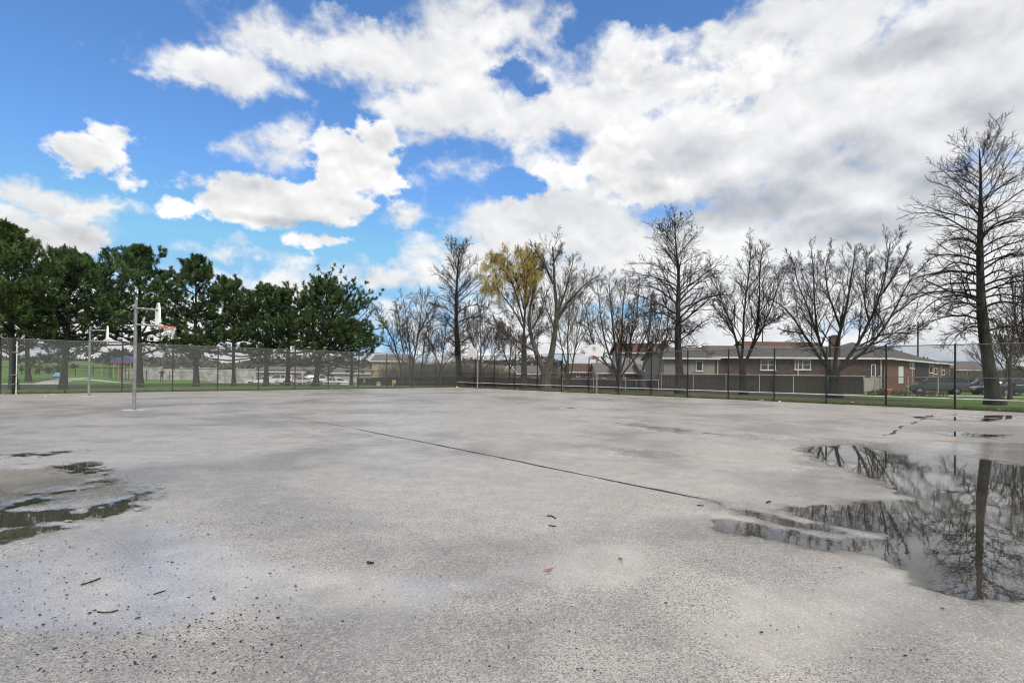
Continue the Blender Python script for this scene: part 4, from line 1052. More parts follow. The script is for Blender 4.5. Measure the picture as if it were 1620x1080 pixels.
house('tan house seen through the gap between the last pine and the splayed tree', (588, 112), (640, 112), 9, 571, 561, 'beige', 'shingle_dk', windows=[(597, 573, 603, 578), (612, 573, 618, 578)])
house('long pale low building behind the parked cars', (404, 118), (486, 118), 10, 588, 580, 'beige', 'shingle_dk', windows=[(430, 590, 436, 594), (452, 590, 458, 594)])
house('grey house behind the white signs at the end of the car park', (528, 110), (584, 110), 9, 590, 579, 'stucco', 'shingle_dk', windows=[(545, 592, 550, 596)])
house('house with pale walls far behind the scrubby bare tree', (690, 120), (770, 120), 9, 586, 575, 'siding', 'shingle_dk', windows=[(720, 588, 726, 592)])

# ------------------------------------------------------------------ wooden garden fence
wf_pts = [(565, 72, 1.15), (720, 67, 1.15), (1000, 61, 1.15), (1045, 58.5, 1.72), (1150, 57.5, 1.85), (1366, 54.5, 1.9)]
root = thing('wooden_fence', 'long dark weathered board fence in front of the houses and the thicket', 'fence', (0, 0, 0))
pan = MB(); nbd = 16; PW = 2.4
rs_ = np.random.RandomState(5)
for k in range(nbd):
    x = k * PW / nbd; hh = 1 + rs_.uniform(-.012, .012); y = rs_.uniform(-.008, .008)
    pan.box(x + .006, y, 0.02, x + PW / nbd - .006, y + .02, hh)
for z in (.18, .82): pan.box(0, .03, z, PW, .07, z + .05)
pan.box(-.05, .0, 0, .05, .09, 1.04)
panel = None
wv = [hp(a, b_) for a, b_, _ in wf_pts]
for i in range(len(wv) - 1):
    v = wv[i + 1] - wv[i]; L = np.linalg.norm(v); n = max(1, round(L / PW)); s = L / n / PW; ang = math.atan2(v[1], v[0])
    for k in range(n):
        tq = k / n; p = wv[i] + v * tq; h = wf_pts[i][2] * (1 - tq) + wf_pts[i + 1][2] * tq
        if panel is None: o = pan.build('fence_panel', M['wood_dk'], root, 'stuff'); panel = o
        else: o = panel.copy(); C.objects.link(o)
        z0 = tz(*p); o.location = (p[0], p[1], z0 - .02); o.scale = (s, 1, h); o.rotation_euler = (0, 0, ang)
def garden_fence(label, a, b_, h, gap=3.05):
    A2, B2 = hp(*a), hp(*b_); v = B2 - A2; L = float(np.linalg.norm(v)); n = max(1, round(L / gap)); g_ = L / n
    t = thing('garden_fence', label, 'fence', (A2[0], A2[1], -.03), math.atan2(v[1], v[0])); pm = None
    for k in range(n + 1):
        if pm is None: b = MB(); b.tube((0, 0, 0), (0, 0, h), .032, n=8); b.tube((0, 0, h), (0, 0, h + .05), .036, .01, n=8); o = b.build('post', M['rail'], t); pm = o.data
        else: o = link('post', pm, None, t)
        o.location = (k * g_, 0, 0)
    b = MB(); b.tube((0, 0, h - .02), (L, 0, h - .02), .024, n=6); b.build('top_rail', M['rail'], t)
    VV, FF = wire_panel(g_, h - .08, r=.0022); mm = mesh_np('wire_mesh', VV, FF)
    for k in range(n): o = link('wire_mesh', mm, M['wire_l'], t, 'stuff'); o.location = (k * g_, .03, .04)
    return t
garden_fence('low galvanised chain link garden fence below the vase shaped tree', (890, 59), (1042, 56.6), 1.15)
garden_fence('galvanised chain link garden fence in front of the brick bungalow', (1046, 56.4), (1366, 53.2), 1.85)
garden_fence('short galvanised chain link fence between the pale gate and the dark minivan', (1390, 52.6), (1484, 51.5), 1.80)
# pale gate, bin and bench beside it
p = hp(1367, 53); t = thing('wooden_gate', 'pale plywood gate between two posts right of the dark board fence', 'gate', (p[0], p[1], 0), -.05)
for k in range(8): 
    b = MB(); b.box(.10 + k * .155, 0, .12, .10 + k * .155 + .15, .025, 1.62); b.build('board', M['wood_lt'], t)
for x in (.0, 1.38):
    b = MB(); b.box(x, -.04, 0, x + .09, .05, 1.85); b.build('post', M['wood_lt'], t)
b = MB(); b.box(.09, .025, .35, 1.38, .06, .44); b.box(.09, .025, 1.3, 1.38, .06, 1.39); b.build('gate_rail', M['wood_lt'], t)
p = hp(1402, 50.5); t = thing('storage_bin', 'bright orange open bin with yellow rim standing by the pale gate', 'bin', (p[0], p[1], 0), .35)
b = MB(); b.box(0, 0, .02, .72, .04, .55); b.box(0, .46, .02, .72, .5, .55); b.box(0, .04, .02, .04, .46, .55); b.box(.68, .04, .02, .72, .46, .55); b.box(.04, .04, .02, .68, .46, .06); b.build('body', mat('orange_plastic', (.72, .22, .02), .5), t)
b = MB(); b.box(-.03, -.03, .55, .75, .53, .60); b.box(.72, 0, .02, .78, .5, .55); b.build('rim', mat('yellow_plastic', (.78, .52, .08), .5), t)
p = hp(1372, 49.5); t = thing('garden_table', 'low dark plastic garden table with a blue end piece near the orange bin', 'table', (p[0], p[1], 0), .1)
b = MB(); b.box(0, 0, .30, 1.7, .6, .35); b.build('table_top', M['hose_dk'], t)
b = MB(); b.box(1.4, -.02, .351, 1.72, .62, .40); b.build('end_piece', M['blue'], t)
for x in (.08, 1.55):
    for y in (.05, .5): b = MB(); b.box(x, y, 0, x + .06, y + .06, .30); b.build('leg', M['hose_dk'], t)
p = hp(1006.5, 56); t = thing('marker_post', 'short green plastic post by the low chain link garden fence', 'post', (p[0], p[1], 0))
b = MB(); b.tube((0, 0, -.05), (0, 0, 1.0), .09, n=10); b.tube((0, 0, 1.0), (0, 0, 1.06), .10, .07, n=10); b.build('post', mat('green_plastic', (.03, .16, .10), .5), t)

# utility pole
def pole(label, px, Y, top_py, arm=True):
    p = hp(px, Y); zt = at(px, top_py, Y).z
    t = thing('utility_pole', label, 'utility pole', (p[0], p[1], -.05))
    b = MB(); b.tube((0, 0, 0), (0, 0, zt), .16, .11, n=10); b.build('pole', M['bark'], t)
    if arm:
        b = MB(); b.box(-.9, -.06, zt - .8, .9, .06, zt - .68); b.build('crossarm', M['bark'], t)
        for x in (-.8, -.4, .4, .8): b = MB(); b.tube((x, 0, zt - .68), (x, 0, zt - .5), .05, .03, n=8); b.build('insulator', M['steel_dark'], t)
pole('wooden utility pole rising behind the roof of the hip roofed bungalow', 1452, 95, 508)
pole('wooden utility pole rising behind the upright stems of the two stemmed tree', 1206, 110, 522, False)

# ------------------------------------------------------------------ cars
import bmesh
def prism_mesh(name, prof, W, bev, m, parent, top_in=None, zsplit=None):
    bm = bmesh.new(); n = len(prof)
    f0 = [bm.verts.new((x, -W / 2, z)) for x, z in prof]; f1 = [bm.verts.new((x, W / 2, z)) for x, z in prof]
    bm.faces.new(f0); bm.faces.new(f1[::-1])
    for i in range(n): bm.faces.new((f0[(i + 1) % n], f0[i], f1[i], f1[(i + 1) % n]))
    if top_in:
        for v in bm.verts:
            if v.co.z > zsplit: v.co.y *= top_in
    bmesh.ops.recalc_face_normals(bm, faces=bm.faces)
    if bev: bmesh.ops.bevel(bm, geom=bm.edges[:], offset=bev, segments=2, profile=.6, affect='EDGES', clamp_overlap=True)
    me = bpy.data.meshes.new(name); bm.to_mesh(me); bm.free()
    for p_ in me.polygons: p_.use_smooth = True
    return link(name, me, m, parent)
KINDS_ = {
 'minivan': dict(L=5.1, W=1.95, low=[(.05, .32), (0, .62), (.12, .88), (.5, 1.0), (1.1, 1.12), (2.5, 1.17), (4.95, 1.18), (5.08, .95), (5.1, .6), (5.02, .34)],
                 cab=[(.95, 1.07), (1.75, 1.63), (2.2, 1.73), (4.5, 1.71), (4.86, 1.60), (5.02, 1.10)], wheels=(.95, 4.0), wr=.34),
 'sedan': dict(L=4.6, W=1.8, low=[(.05, .28), (0, .55), (.12, .74), (.6, .86), (1.3, .94), (3.8, 1.0), (4.5, .97), (4.6, .7), (4.55, .30)],
               cab=[(1.15, .90), (1.95, 1.36), (2.35, 1.45), (3.1, 1.43), (4.05, .96)], wheels=(.85, 3.55), wr=.32),
 'suv': dict(L=4.7, W=1.88, low=[(.05, .36), (0, .7), (.12, .95), (.5, 1.04), (1.2, 1.12), (4.5, 1.16), (4.66, .95), (4.7, .6), (4.62, .38)],
             cab=[(1.1, 1.07), (1.75, 1.62), (2.1, 1.72), (4.1, 1.70), (4.42, 1.58), (4.6, 1.10)], wheels=(.88, 3.65), wr=.36)}
def make_car(kind, label, paintm, x, y, z, rz, cat='car', group=None):
    K = KINDS_[kind]; L, W = K['L'], K['W']
    t = thing('parked_car' if kind != 'minivan' else 'minivan', label, cat, (x, y, z), rz, group)
    off = -L / 2
    sh = lambda pr: [(a + off, b_) for a, b_ in pr]
    prism_mesh('body', sh(K['low']), W, .05, paintm, t)
    zs = K['cab'][0][1] + .12
    prism_mesh('window_glass', sh(K['cab']), W * .93, .03, M['glass'], t, .80, zs)
    top = [p_ for p_ in K['cab'] if p_[1] > zs + .1]
    b = MB(); hw = W * .93 * .80 / 2
    xs = [p_[0] + off for p_ in top]; z_ = [p_[1] for p_ in top]
    rp = [(xs[0] - .03, z_[0])] + [(a, c + .025) for a, c in zip(xs[1:-1], z_[1:-1])] + [(xs[-1] + .03, z_[-1])]
    for i in range(len(rp) - 1):
        (xa, za), (xb, zb_) = rp[i], rp[i + 1]
        b.add([(xa, -hw - .012, za - .02), (xb, -hw - .012, zb_ - .02), (xb, hw + .012, zb_ - .02), (xa, hw + .012, za - .02), (xa, -hw + .05, za + .03), (xb, -hw + .05, zb_ + .03), (xb, hw - .05, zb_ + .03), (xa, hw - .05, za + .03)],
              [(3, 2, 1, 0), (4, 5, 6, 7), (0, 1, 5, 4), (1, 2, 6, 5), (2, 3, 7, 6), (3, 0, 4, 7)], True)
    b.build('roof', paintm, t)
    # pillars
    f0, f1 = K['cab'][0], K['cab'][1]; r0_, r1_ = K['cab'][-1], K['cab'][-2]
    ym, yt = W * .93 / 2, hw
    b = MB()
    for s in (-1, 1):
        b.tube((f0[0] + off, s * ym, f0[1]), (f1[0] + off, s * yt, f1[1]), .045, n=5)
        b.tube((r0_[0] + off, s * ym, r0_[1]), (r1_[0] + off, s * yt, r1_[1]), .06, n=5)
        for q in ((.42,) if kind == 'sedan' else (.38, .66)):
            xm = f1[0] + (r1_[0] - f1[0]) * q + off; b.tube((xm + .05, s * (ym - .005), f0[1] + .02), (xm, s * (yt + .01), max(z_) - .02), .035, n=5)
    b.build('pillar', paintm, t)
    for i, wx in enumerate(K['wheels']):
        for s in (-1, 1):
            r = K['wr']; xx = wx + off; ys = s * (W / 2 - .10)
            b = MB(); b.tube((xx, s * (W / 2 - .26), r), (xx, s * (W / 2 + .012), r), r * 1.16, n=20, smooth=False); b.build('wheel_arch', M['tyre'], t)
            b = MB(); b.tube((xx, ys - s * .12, r), (xx, s * (W / 2 + .03), r), r, n=20); w_ = b.build('wheel', M['tyre'], t)
            b = MB(); yo = s * (W / 2 + .034)
            b.tube((xx, yo - s * .02, r), (xx, yo, r), r * .22, n=10)
            for k in range(5):
                a = 2 * math.pi * k / 5 + .3; b.tube((xx, yo, r), (xx + math.cos(a) * r * .64, yo, r + math.sin(a) * r * .64), r * .11, n=4)
            for k in range(16):
                a0, a1 = 2 * math.pi * k / 16, 2 * math.pi * (k + 1) / 16
                b.tube((xx + math.cos(a0) * r * .66, yo, r + math.sin(a0) * r * .66), (xx + math.cos(a1) * r * .66, yo, r + math.sin(a1) * r * .66), r * .06, n=4)
            b.build('rim', M['alloy'], w_)
    zl = K['low'][2][1]
    for s in (-1, 1):
        b = MB(); b.box(off - .01, s * (W / 2 - .42) - .16, zl - .22, off + .16, s * (W / 2 - .42) + .16, zl - .06); b.build('headlight', M['head'], t)
        b = MB(); b.box(L + off - .12, s * (W / 2 - .2) - .13, zl - .02, L + off + .012, s * (W / 2 - .2) + .13, zl + .22); b.build('tail_light', M['tail'], t)
        b = MB(); b.box(f0[0] + off + .28, s * (W / 2 + .02) - .08, f0[1] + .02, f0[0] + off + .42, s * (W / 2 + .02) + .08, f0[1] + .17); b.build('mirror', paintm, t)
        b = MB(); b.box(.3 + off + .9, s * (W / 2) - .012, .42, L + off - 1.2, s * (W / 2) + .012, .47); b.build('side_trim', M['tyre'], t)
    b = MB(); b.box(L + off - .01, -.26, .62, L + off + .018, .26, .76); b.build('number_plate', M['white'], t)
    return t
PG = {n: paint('car_paint_' + n, c) for n, c in dict(grey=(.085, .088, .095), navy=(.015, .022, .05), black=(.014, .015, .018), white=(.72, .72, .72), silver=(.42, .43, .45), blue=(.04, .10, .32), red=(.50, .03, .03), pink=(.55, .16, .18), dark=(.03, .034, .04)).items()}
def car(kind, label, col, px, Y, heading, z=None, group=None, cat='car'):
    p = hp(px, Y); return make_car(kind, label, PG[col], p[0], p[1], tz(*p) if z is None else z, heading, cat, group)
gq = 'vehicles parked on the driveways'
make_car('minivan', 'dark grey minivan with bright alloy wheels parked in profile before the hip roofed bungalow', PG['grey'], 44.9, 56.6, 0, math.atan2(-1.5, 2.92), 'minivan', gq)
car('suv', 'navy vehicle half hidden behind the rear of the dark grey minivan', 'navy', 1556, 66, -.35, group=gq)
car('sedan', 'black car with bright reflections on its bonnet directly behind the tallest tree trunk', 'black', 1577, 56, -.25, group=gq)
car('suv', 'dark vehicle with pale green windows at the right picture edge', 'dark', 1614, 52.5, -.3, group=gq)
gq = 'cars in the car park behind the pines'
for kind, label, col, px, Y, hd_ in (
    ('suv', 'pinkish red van parked furthest left in the car park', 'pink', 398, 98, 1.3), ('sedan', 'blue car parked in front of the pinkish red van', 'blue', 409, 91, .25),
    ('sedan', 'white car parked in front of the blue car', 'white', 414, 85.5, .12), ('suv', 'white sport utility car between two pine trunks', 'white', 441, 89, .15),
    ('sedan', 'red car half hidden behind a pine trunk', 'red', 461, 93, 1.2), ('sedan', 'silver car just right of the red car', 'silver', 477, 89, .3),
    ('suv', 'white car with dark windows left of the widest pine trunk', 'white', 493, 90.5, .5), ('sedan', 'silver car behind and right of the widest pine trunk', 'silver', 514, 92, .2),
    ('sedan', 'white car with dark windshield parked nearest the white signs', 'white', 533, 84, 2.6)):
    car(kind, label, col, px, Y, hd_, group=gq)

# ------------------------------------------------------------------ park things on the left
wa, wb_ = hp(196, 86), hp(404, 86); v = wb_ - wa; L = float(np.linalg.norm(v)); n = int(L / 3.0)
t = thing('concrete_wall', 'pale stained concrete panel wall behind the pines, ending at the car park', 'wall', (wa[0], wa[1], min(tz(*wa), tz(*wb_)) - .1), math.atan2(v[1], v[0]))
for k in range(n):
    b = MB(); b.box(k * L / n + .04, 0, 0, (k + 1) * L / n - .04, .18, 1.3); o = b.build('wall_panel', M['wall_conc'], t)
    b = MB(); b.box(k * L / n + .04, .01, 1.32, (k + 1) * L / n - .04, .17, 2.75 + .12 * math.sin(k * 2.1)); o = b.build('wall_panel', M['wall_conc'], t)
b = MB()
for k in range(n + 1): b.box(k * L / n - .04, -.05, 0, k * L / n + .04, .21, 3.0)
b.build('wall_post', M['wall_conc'], t, 'stuff')
def simple_rail(name, label, a, b_, h, nbar, gap, m, picket=None):
    A2, B2 = hp(*a), hp(*b_); v = B2 - A2; L = float(np.linalg.norm(v)); n = max(1, round(L / gap))
    t = thing(name, label, 'railing', (A2[0], A2[1], 0), math.atan2(v[1], v[0]))
    zz = [tz(*(A2 + v * k / n)) for k in range(n + 1)]
    for k in range(n + 1):
        b = MB(); b.box(k * L / n - .04, -.04, zz[k] - .1, k * L / n + .04, .04, zz[k] + h + .1); b.build('post', m, t)
    b = MB(); x = 0
    for k in range(n):
        for q in range(nbar):
            zo = h * (q + 1) / nbar if nbar > 1 else h
            b.tube((k * L / n, 0, zz[k] + zo), ((k + 1) * L / n, 0, zz[k + 1] + zo), .022, n=5)
        if picket:
            mm = int(L / n / picket)
            for j in range(1, mm):
                xx = (k + j / mm) * L / n; zq = zz[k] + (zz[k + 1] - zz[k]) * j / mm; b.tube((xx, 0, zq + .08), (xx, 0, zq + h), .010, n=4, caps=False)
    b.build('bars', m, t, 'stuff')
simple_rail('pipe_railing', 'dark pipe railing in front of the pale concrete wall', (268, 83), (400, 83), 1.3, 2, 4.0, M['steel_dark'])
simple_rail('picket_railing', 'black picket railing along the park path beyond the leftmost pines', (34, 80), (232, 80), 1.45, 2, 2.6, M['black'], .14)
# climbing frame with red and blue canopies
for k, (px, lab) in enumerate(((176, 'playground tower with blue curved canopy and red rim, left of the nearest hoop pole'), (202, 'playground tower with blue canopy and red rim right behind the nearest hoop pole'))):
    p = hp(px, 79); z = tz(*p); t = thing('playground_tower', lab, 'playground', (p[0], p[1], z), .1, 'playground towers')
    zc = at(px, 571.5, 79).z - z
    for x in (-.8, .8):
        for y in (-.8, .8): b = MB(); b.tube((x, y, 0), (x, y, zc), .06, n=8); b.build('post', M['beige'], t)
    b = MB(); pr = [(-1.0, zc)] + [(math.cos(math.pi * (1 - i / 8)) * .95, zc + .05 + math.sin(math.pi * i / 8) * .65) for i in range(9)] + [(1.0, zc)]
    b.poly([(x, -.95, zz_) for x, zz_ in pr], (0, 1.9, 0)); b.build('canopy', mat('canopy_blue', (.06, .10, .25), .5), t)
    b = MB(); b.box(-1.08, -1.0, zc - .22, 1.08, 1.0, zc); b.build('canopy_rim', M['red'], t)
    b = MB(); b.box(-.8, -.8, 1.2, .8, .8, 1.28); b.build('deck', M['steel_dark'], t)
    b = MB()
    for x in (-.6, -.3, 0, .3, .6): b.tube((x, -.83, 1.28), (x, -.83, 1.95), .025, n=5)
    b.tube((-.8, -.83, 1.95), (.8, -.83, 1.95), .03, n=5); b.build('guard_rail', M['steel_dark'], t)
p = hp(91.5, 71); t = thing('litter_basket', 'pale blue tapered lattice basket on a dark base in front of the picket railing', 'basket', (p[0], p[1], tz(*p)), .2)
b = MB(); w0, w1, hh = .40, .24, .62
b.add([(-w0, -w0, .08), (w0, -w0, .08), (w0, w0, .08), (-w0, w0, .08), (-w1, -w1, hh), (w1, -w1, hh), (w1, w1, hh), (-w1, w1, hh)], [(3, 2, 1, 0), (4, 5, 6, 7), (0, 1, 5, 4), (1, 2, 6, 5), (2, 3, 7, 6), (3, 0, 4, 7)]); b.build('basket', mat('pale_blue', (.28, .50, .80), .5), t)
b = MB()
for k in range(1, 5):
    q = k / 5; wq = w0 + (w1 - w0) * q + .012; zq = .08 + (hh - .08) * q; b.tube((-wq, -wq, zq), (wq, -wq, zq), .012, n=4)
    xq = -w0 + 2 * w0 * q; b.tube((xq, -w0 - .012, .08), (xq * w1 / w0, -w1 - .012, hh), .012, n=4)
b.build('lattice', M['blue'], t, 'stuff')
b = MB(); b.box(-w0 - .03, -w0 - .03, 0, w0 + .03, w0 + .03, .08); b.build('base', M['black'], t)
b = MB(); b.tube((0, 0, hh), (0, 0, 1.7), .04, n=8); b.build('mast', M['black'], t)
p = hp(314.5, 55.5); t = thing('waste_box', 'small light blue box at the foot of a pine trunk', 'box', (p[0], p[1], tz(*p)), .3)
b = MB(); b.box(-.2, -.16, 0, .2, .16, .34); b.build('body', mat('sky_blue_plastic', (.22, .55, .78), .5), t); b = MB(); b.box(-.22, -.18, .34, .22, .18, .38); b.build('lid', M['white'], t)

def sign(name, label, px, Y, py0, py1, wpx, m, postm, post_h=None, text=None):
    p = hp(px, Y); z = tz(*p); z0, z1 = at(px, py1, Y).z, at(px, py0, Y).z; w_ = wpx * Y / 847 / 2
    t = thing(name, label, 'sign', (p[0], p[1], z), -.1)
    b = MB(); b.box(-.03 if post_h is None else -w_, .0, -.1, .03 if post_h is None else -w_ + .08, .05, z1 - z); b.build('post', postm, t)
    b = MB(); b.box(-w_, -.03, z0 - z, w_, -.002, z1 - z); pl = b.build('sign_board', m, t)
    b = MB()
    for k in range(3): b.box(-w_ * .7, -.034, z0 - z + (z1 - z0) * (.22 + .24 * k), w_ * (.7 - .3 * (k % 2)), -.0305, z0 - z + (z1 - z0) * (.29 + .24 * k))
    b.build('print', M['steel_dark'], pl, 'stuff')
sign('park_sign', 'small white sign on the dark fence, leftmost of the signs by the car park end', 576.5, 71, 599.5, 604.5, 3, M['white'], M['steel_dark'])
sign('park_sign', 'white square sign standing on the grass between the small white and yellow signs', 599, 65, 604, 610.5, 6, M['white'], M['white'])
sign('park_sign', 'yellow sign on a pale post on the grass right of the white square sign', 623.5, 65, 601, 607, 5.5, M['yellow'], M['yellow'], 1)
sign('park_sign', 'white sign on a post among the parked cars', 478.5, 82, 588.5, 593, 3, M['white'], M['white'])

# ------------------------------------------------------------------ person
def person(label, px, Y, rz):
    p = hp(px, Y); z = tz(*p); t = thing('person', label, 'person', (p[0], p[1], z), rz)
    def skin(name, vs, es, rads, m, par, sub=2):
        me = bpy.data.meshes.new(name); me.from_pydata(vs, es, []); o = link(name, me, m, par)
        mod = o.modifiers.new('s', 'SKIN'); sv = me.skin_vertices[0].data
        for i, r in enumerate(rads): sv[i].radius = (r, r * (.8 if r > .1 else 1))
        sv[0].use_root = True; mod.use_smooth_shade = True
        s2 = o.modifiers.new('u', 'SUBSURF'); s2.levels = sub; s2.render_levels = sub
        return o
    # body: pelvis, spine, neck, head, legs, arms bent up to the face
    vs = [(0, 0, .95), (0, 0, 1.15), (0, .01, 1.36), (0, .0, 1.47), (0, -.02, 1.56), (0, -.03, 1.68),
          (.10, 0, .88), (.12, -.02, .50), (.13, .03, .09), (.13, -.12, .04), (-.10, 0, .88), (-.13, .02, .50), (-.16, .06, .09), (-.16, -.09, .04),
          (.19, .01, 1.40), (.27, -.02, 1.15), (.12, -.24, 1.30), (.05, -.27, 1.40), (-.19, .01, 1.40), (-.28, -.02, 1.15), (-.10, -.24, 1.33), (-.03, -.27, 1.42)]
    es = [(0, 1), (1, 2), (2, 3), (3, 4), (4, 5), (0, 6), (6, 7), (7, 8), (8, 9), (0, 10), (10, 11), (11, 12), (12, 13), (2, 14), (14, 15), (15, 16), (16, 17), (2, 18), (18, 19), (19, 20), (20, 21)]
    rd = [.15, .145, .155, .07, .075, .085, .095, .06, .042, .03, .095, .06, .042, .03, .07, .05, .038, .032, .07, .05, .038, .032]
    skin('body', vs, es, rd, M['cloth'], t)
    for s in (-1, 1):
        hx, hy, hz = (.05 if s > 0 else -.03), -.285, (1.42 if s > 0 else 1.44)
        b = MB(); b.box(hx - .035, hy - .015, hz - .02, hx + .035, hy + .015, hz + .06); hnd = b.build('hand', M['skin'], t)
        b = MB()
        for k in range(4): b.tube((hx - .028 + k * .018, hy, hz + .055), (hx - .028 + k * .018, hy + .02, hz + .055 + (.06, .075, .07, .05)[k]), .008, .006, n=6)
        b.tube((hx + s * .03, hy, hz + .0), (hx + s * .055, hy + .01, hz + .045), .010, .007, n=6); b.build('finger', M['skin'], hnd, 'stuff')
    b = MB()
    bm = bmesh.new(); bmesh.ops.create_uvsphere(bm, u_segments=16, v_segments=12, radius=.1)
    for v_ in bm.verts: v_.co.x *= .78; v_.co.z *= 1.18; v_.co += Vector((0, -.035, 1.68))
    me = bpy.data.meshes.new('face'); bm.to_mesh(me); bm.free(); fo = link('face', me, M['skin'], t)
    b = MB(); b.tube((0, -.135, 1.69), (0, -.155, 1.665), .010, .016, n=6); b.build('nose', M['skin'], fo)
    b = MB(); b.box(-.025, -.130, 1.625, .025, -.122, 1.633); b.build('mouth', M['red'], fo)
    for s in (-1, 1): b = MB(); b.box(s * .032 - .011, -.130, 1.70, s * .032 + .011, -.120, 1.711); b.build('eye', M['black'], fo)
    bm = bmesh.new(); bmesh.ops.create_uvsphere(bm, u_segments=16, v_segments=10, radius=.108)
    for v_ in bm.verts: v_.co.x *= .82; v_.co.z *= 1.12; v_.co += Vector((0, -.015, 1.70)); 
    for v_ in bm.verts:
        if v_.co.z < 1.69 and v_.co.y < -.03: v_.co.y = -.03
    me = bpy.data.meshes.new('hood'); bm.to_mesh(me); bm.free(); link('hood', me, M['cloth2'], t)
person('person in dark clothes with hands raised standing before the pale concrete wall', 256, 69, .3)

# ------------------------------------------------------------------ thickets, far trees, grass, debris
def brush(name, label, cat, pxs, Y0, Y1, top_py, n, seed, m, r=.012, kind='stuff', wob=.12):
    rs = np.random.RandomState(seed)
    px = rs.uniform(pxs[0], pxs[1], n); Y = rs.uniform(Y0, Y1, n)
    x = (px - 810) / 847 * Y; zb = terrain_z(x, Y)
    ht = np.array([at(a, np.interp(a, *top_py), yy).z for a, yy in zip(px, Y)]) * (.55 + .5 * fbm(px * .05, Y * .2, 3, seed)) * rs.uniform(.55, 1.05, n)
    ht = np.maximum(ht, .4)
    P_, rr = grow(np.stack([x, Y, zb], 1), np.stack([rs.normal(0, .22, n), rs.normal(0, .22, n), np.ones(n)], 1), ht, np.full(n, r * 1.3), 5, wob, .02, UPV, .4, rs)
    V1, F1 = tubes(P_, rr, 3)
    S0, D0, L2, r2, _ = spawn(P_, rr, ht, 5, .2, 1, .6, .3, lambda t: .28 + 0 * t, .7, rs, lift=.2)
    P2, R2 = grow(S0, D0, L2, np.full(len(L2), r * .8), 2, .2, .05, UPV, .6, rs); V2, F2 = tubes(P2, R2, 3)
    o = link(name, mesh_np(name, np.vstack([V1, V2]), np.vstack([F1, F2 + len(V1)])), m, kind=kind, label=label, cat=cat)
    return o
brush('thicket', 'grey brown leafless thicket behind the dark board fence', 'thicket', (604, 800), 71, 84, ([604, 640, 700, 760, 800], [566, 560, 562, 566, 578]), 2000, 51, M['thicket'], r=.016)
brush('thicket', 'low leafless hedge behind the board fence between the small houses', 'thicket', (800, 1010), 68, 76, ([800, 870, 1010], [584, 582, 588]), 500, 52, M['thicket'], r=.014)
brush('thicket', 'brown bushes beyond the driveways at the right edge', 'thicket', (1490, 1660), 86, 98, ([1490, 1560, 1660], [578, 572, 574]), 900, 53, M['thicket'], r=.018)
brush('flower_bed', 'reddish brown low bed of dry plants beside the orange bin', 'flower bed', (1374, 1500), 49.0, 50.5, ([1374, 1500], [612, 615]), 350, 54, M['dirt'], r=.012)
def leaf_mass(name, label, cat, pxs, Y0, Y1, fn_top, n, size, seed, m):
    rs = np.random.RandomState(seed)
    px = rs.uniform(pxs[0], pxs[1], n); Y = rs.uniform(Y0, Y1, n); x = (px - 810) / 847 * Y
    zt = np.array([at(a, fn_top(a), yy).z for a, yy in zip(px, Y)]) * (.75 + .5 * fbm(px * .03, Y * .1, 4, seed))
    z = -.8 + (zt + .8) * rs.rand(n) ** .8
    c = np.stack([x, Y, z], 1); d = unit(rs.normal(0, 1, (n, 3))); e = unit(np.cross(d, rs.normal(0, 1, (n, 3))))
    s = size * rs.uniform(.5, 1.3, (n, 1))
    V_ = np.stack([c - d * s, c + e * s * .45, c + d * s, c - e * s * .45], 1).reshape(-1, 3)
    return link(name, mesh_np(name, V_, np.arange(4 * n).reshape(-1, 4)), m, kind='stuff', label=label, cat=cat)
M['far'] = mat('far_wood', (.11, .10, .088), .95, (.085, .09, .062), .1, spec=.1)
leaf_mass('far_treeline', 'far grey brown tree line closing the horizon behind houses and park', 'tree line', (-250, 1900), 135, 170, lambda a: 572 + (a - 810) * .011 + 5 * math.sin(a * .021) + 4 * math.sin(a * .057), 26000, .9, 61, M['far'])
# grass blades near the fences
def blades(n, seed, fn):
    rs = np.random.RandomState(seed); P0 = fn(rs, n); n = len(P0)
    z = terrain_z(P0[:, 0], P0[:, 1]); h = rs.uniform(.04, .13, n); a = rs.uniform(0, 6.28, n); w_ = .012
    dx_, dy_ = np.cos(a) * w_, np.sin(a) * w_
    V_ = np.stack([np.stack([P0[:, 0] - dx_, P0[:, 1] - dy_, z], 1), np.stack([P0[:, 0] + dx_, P0[:, 1] + dy_, z], 1), np.stack([P0[:, 0] + rs.normal(0, .04, n), P0[:, 1] + rs.normal(0, .04, n), z + h], 1)], 1).reshape(-1, 3)
    return V_
def nearR(rs, n): s = rs.uniform(12, 55, n); off = .35 + rs.rand(n) ** 1.5 * 5; nr = np.array((-RD[1], RD[0])); nr = nr if nr[1] > 0 else -nr; return CORNER + RD * s[:, None] + nr * off[:, None]
def nearL(rs, n): s = rs.uniform(0, 37, n); off = .35 + rs.rand(n) ** 1.5 * 5; nr = np.array((-LD[1], LD[0])); nr = nr if nr[1] > 0 else -nr; return CORNER + LD * s[:, None] + nr * off[:, None]
V_ = np.vstack([blades(42000, 71, nearR), blades(26000, 72, nearL)])
link('grass', mesh_np('grass', V_, np.arange(len(V_)).reshape(-1, 3)), mat('grass_blade', (.075, .17, .028), .8, (.13, .25, .05), 1.0), kind='stuff', label='short green grass growing behind the court fences', cat='grass')
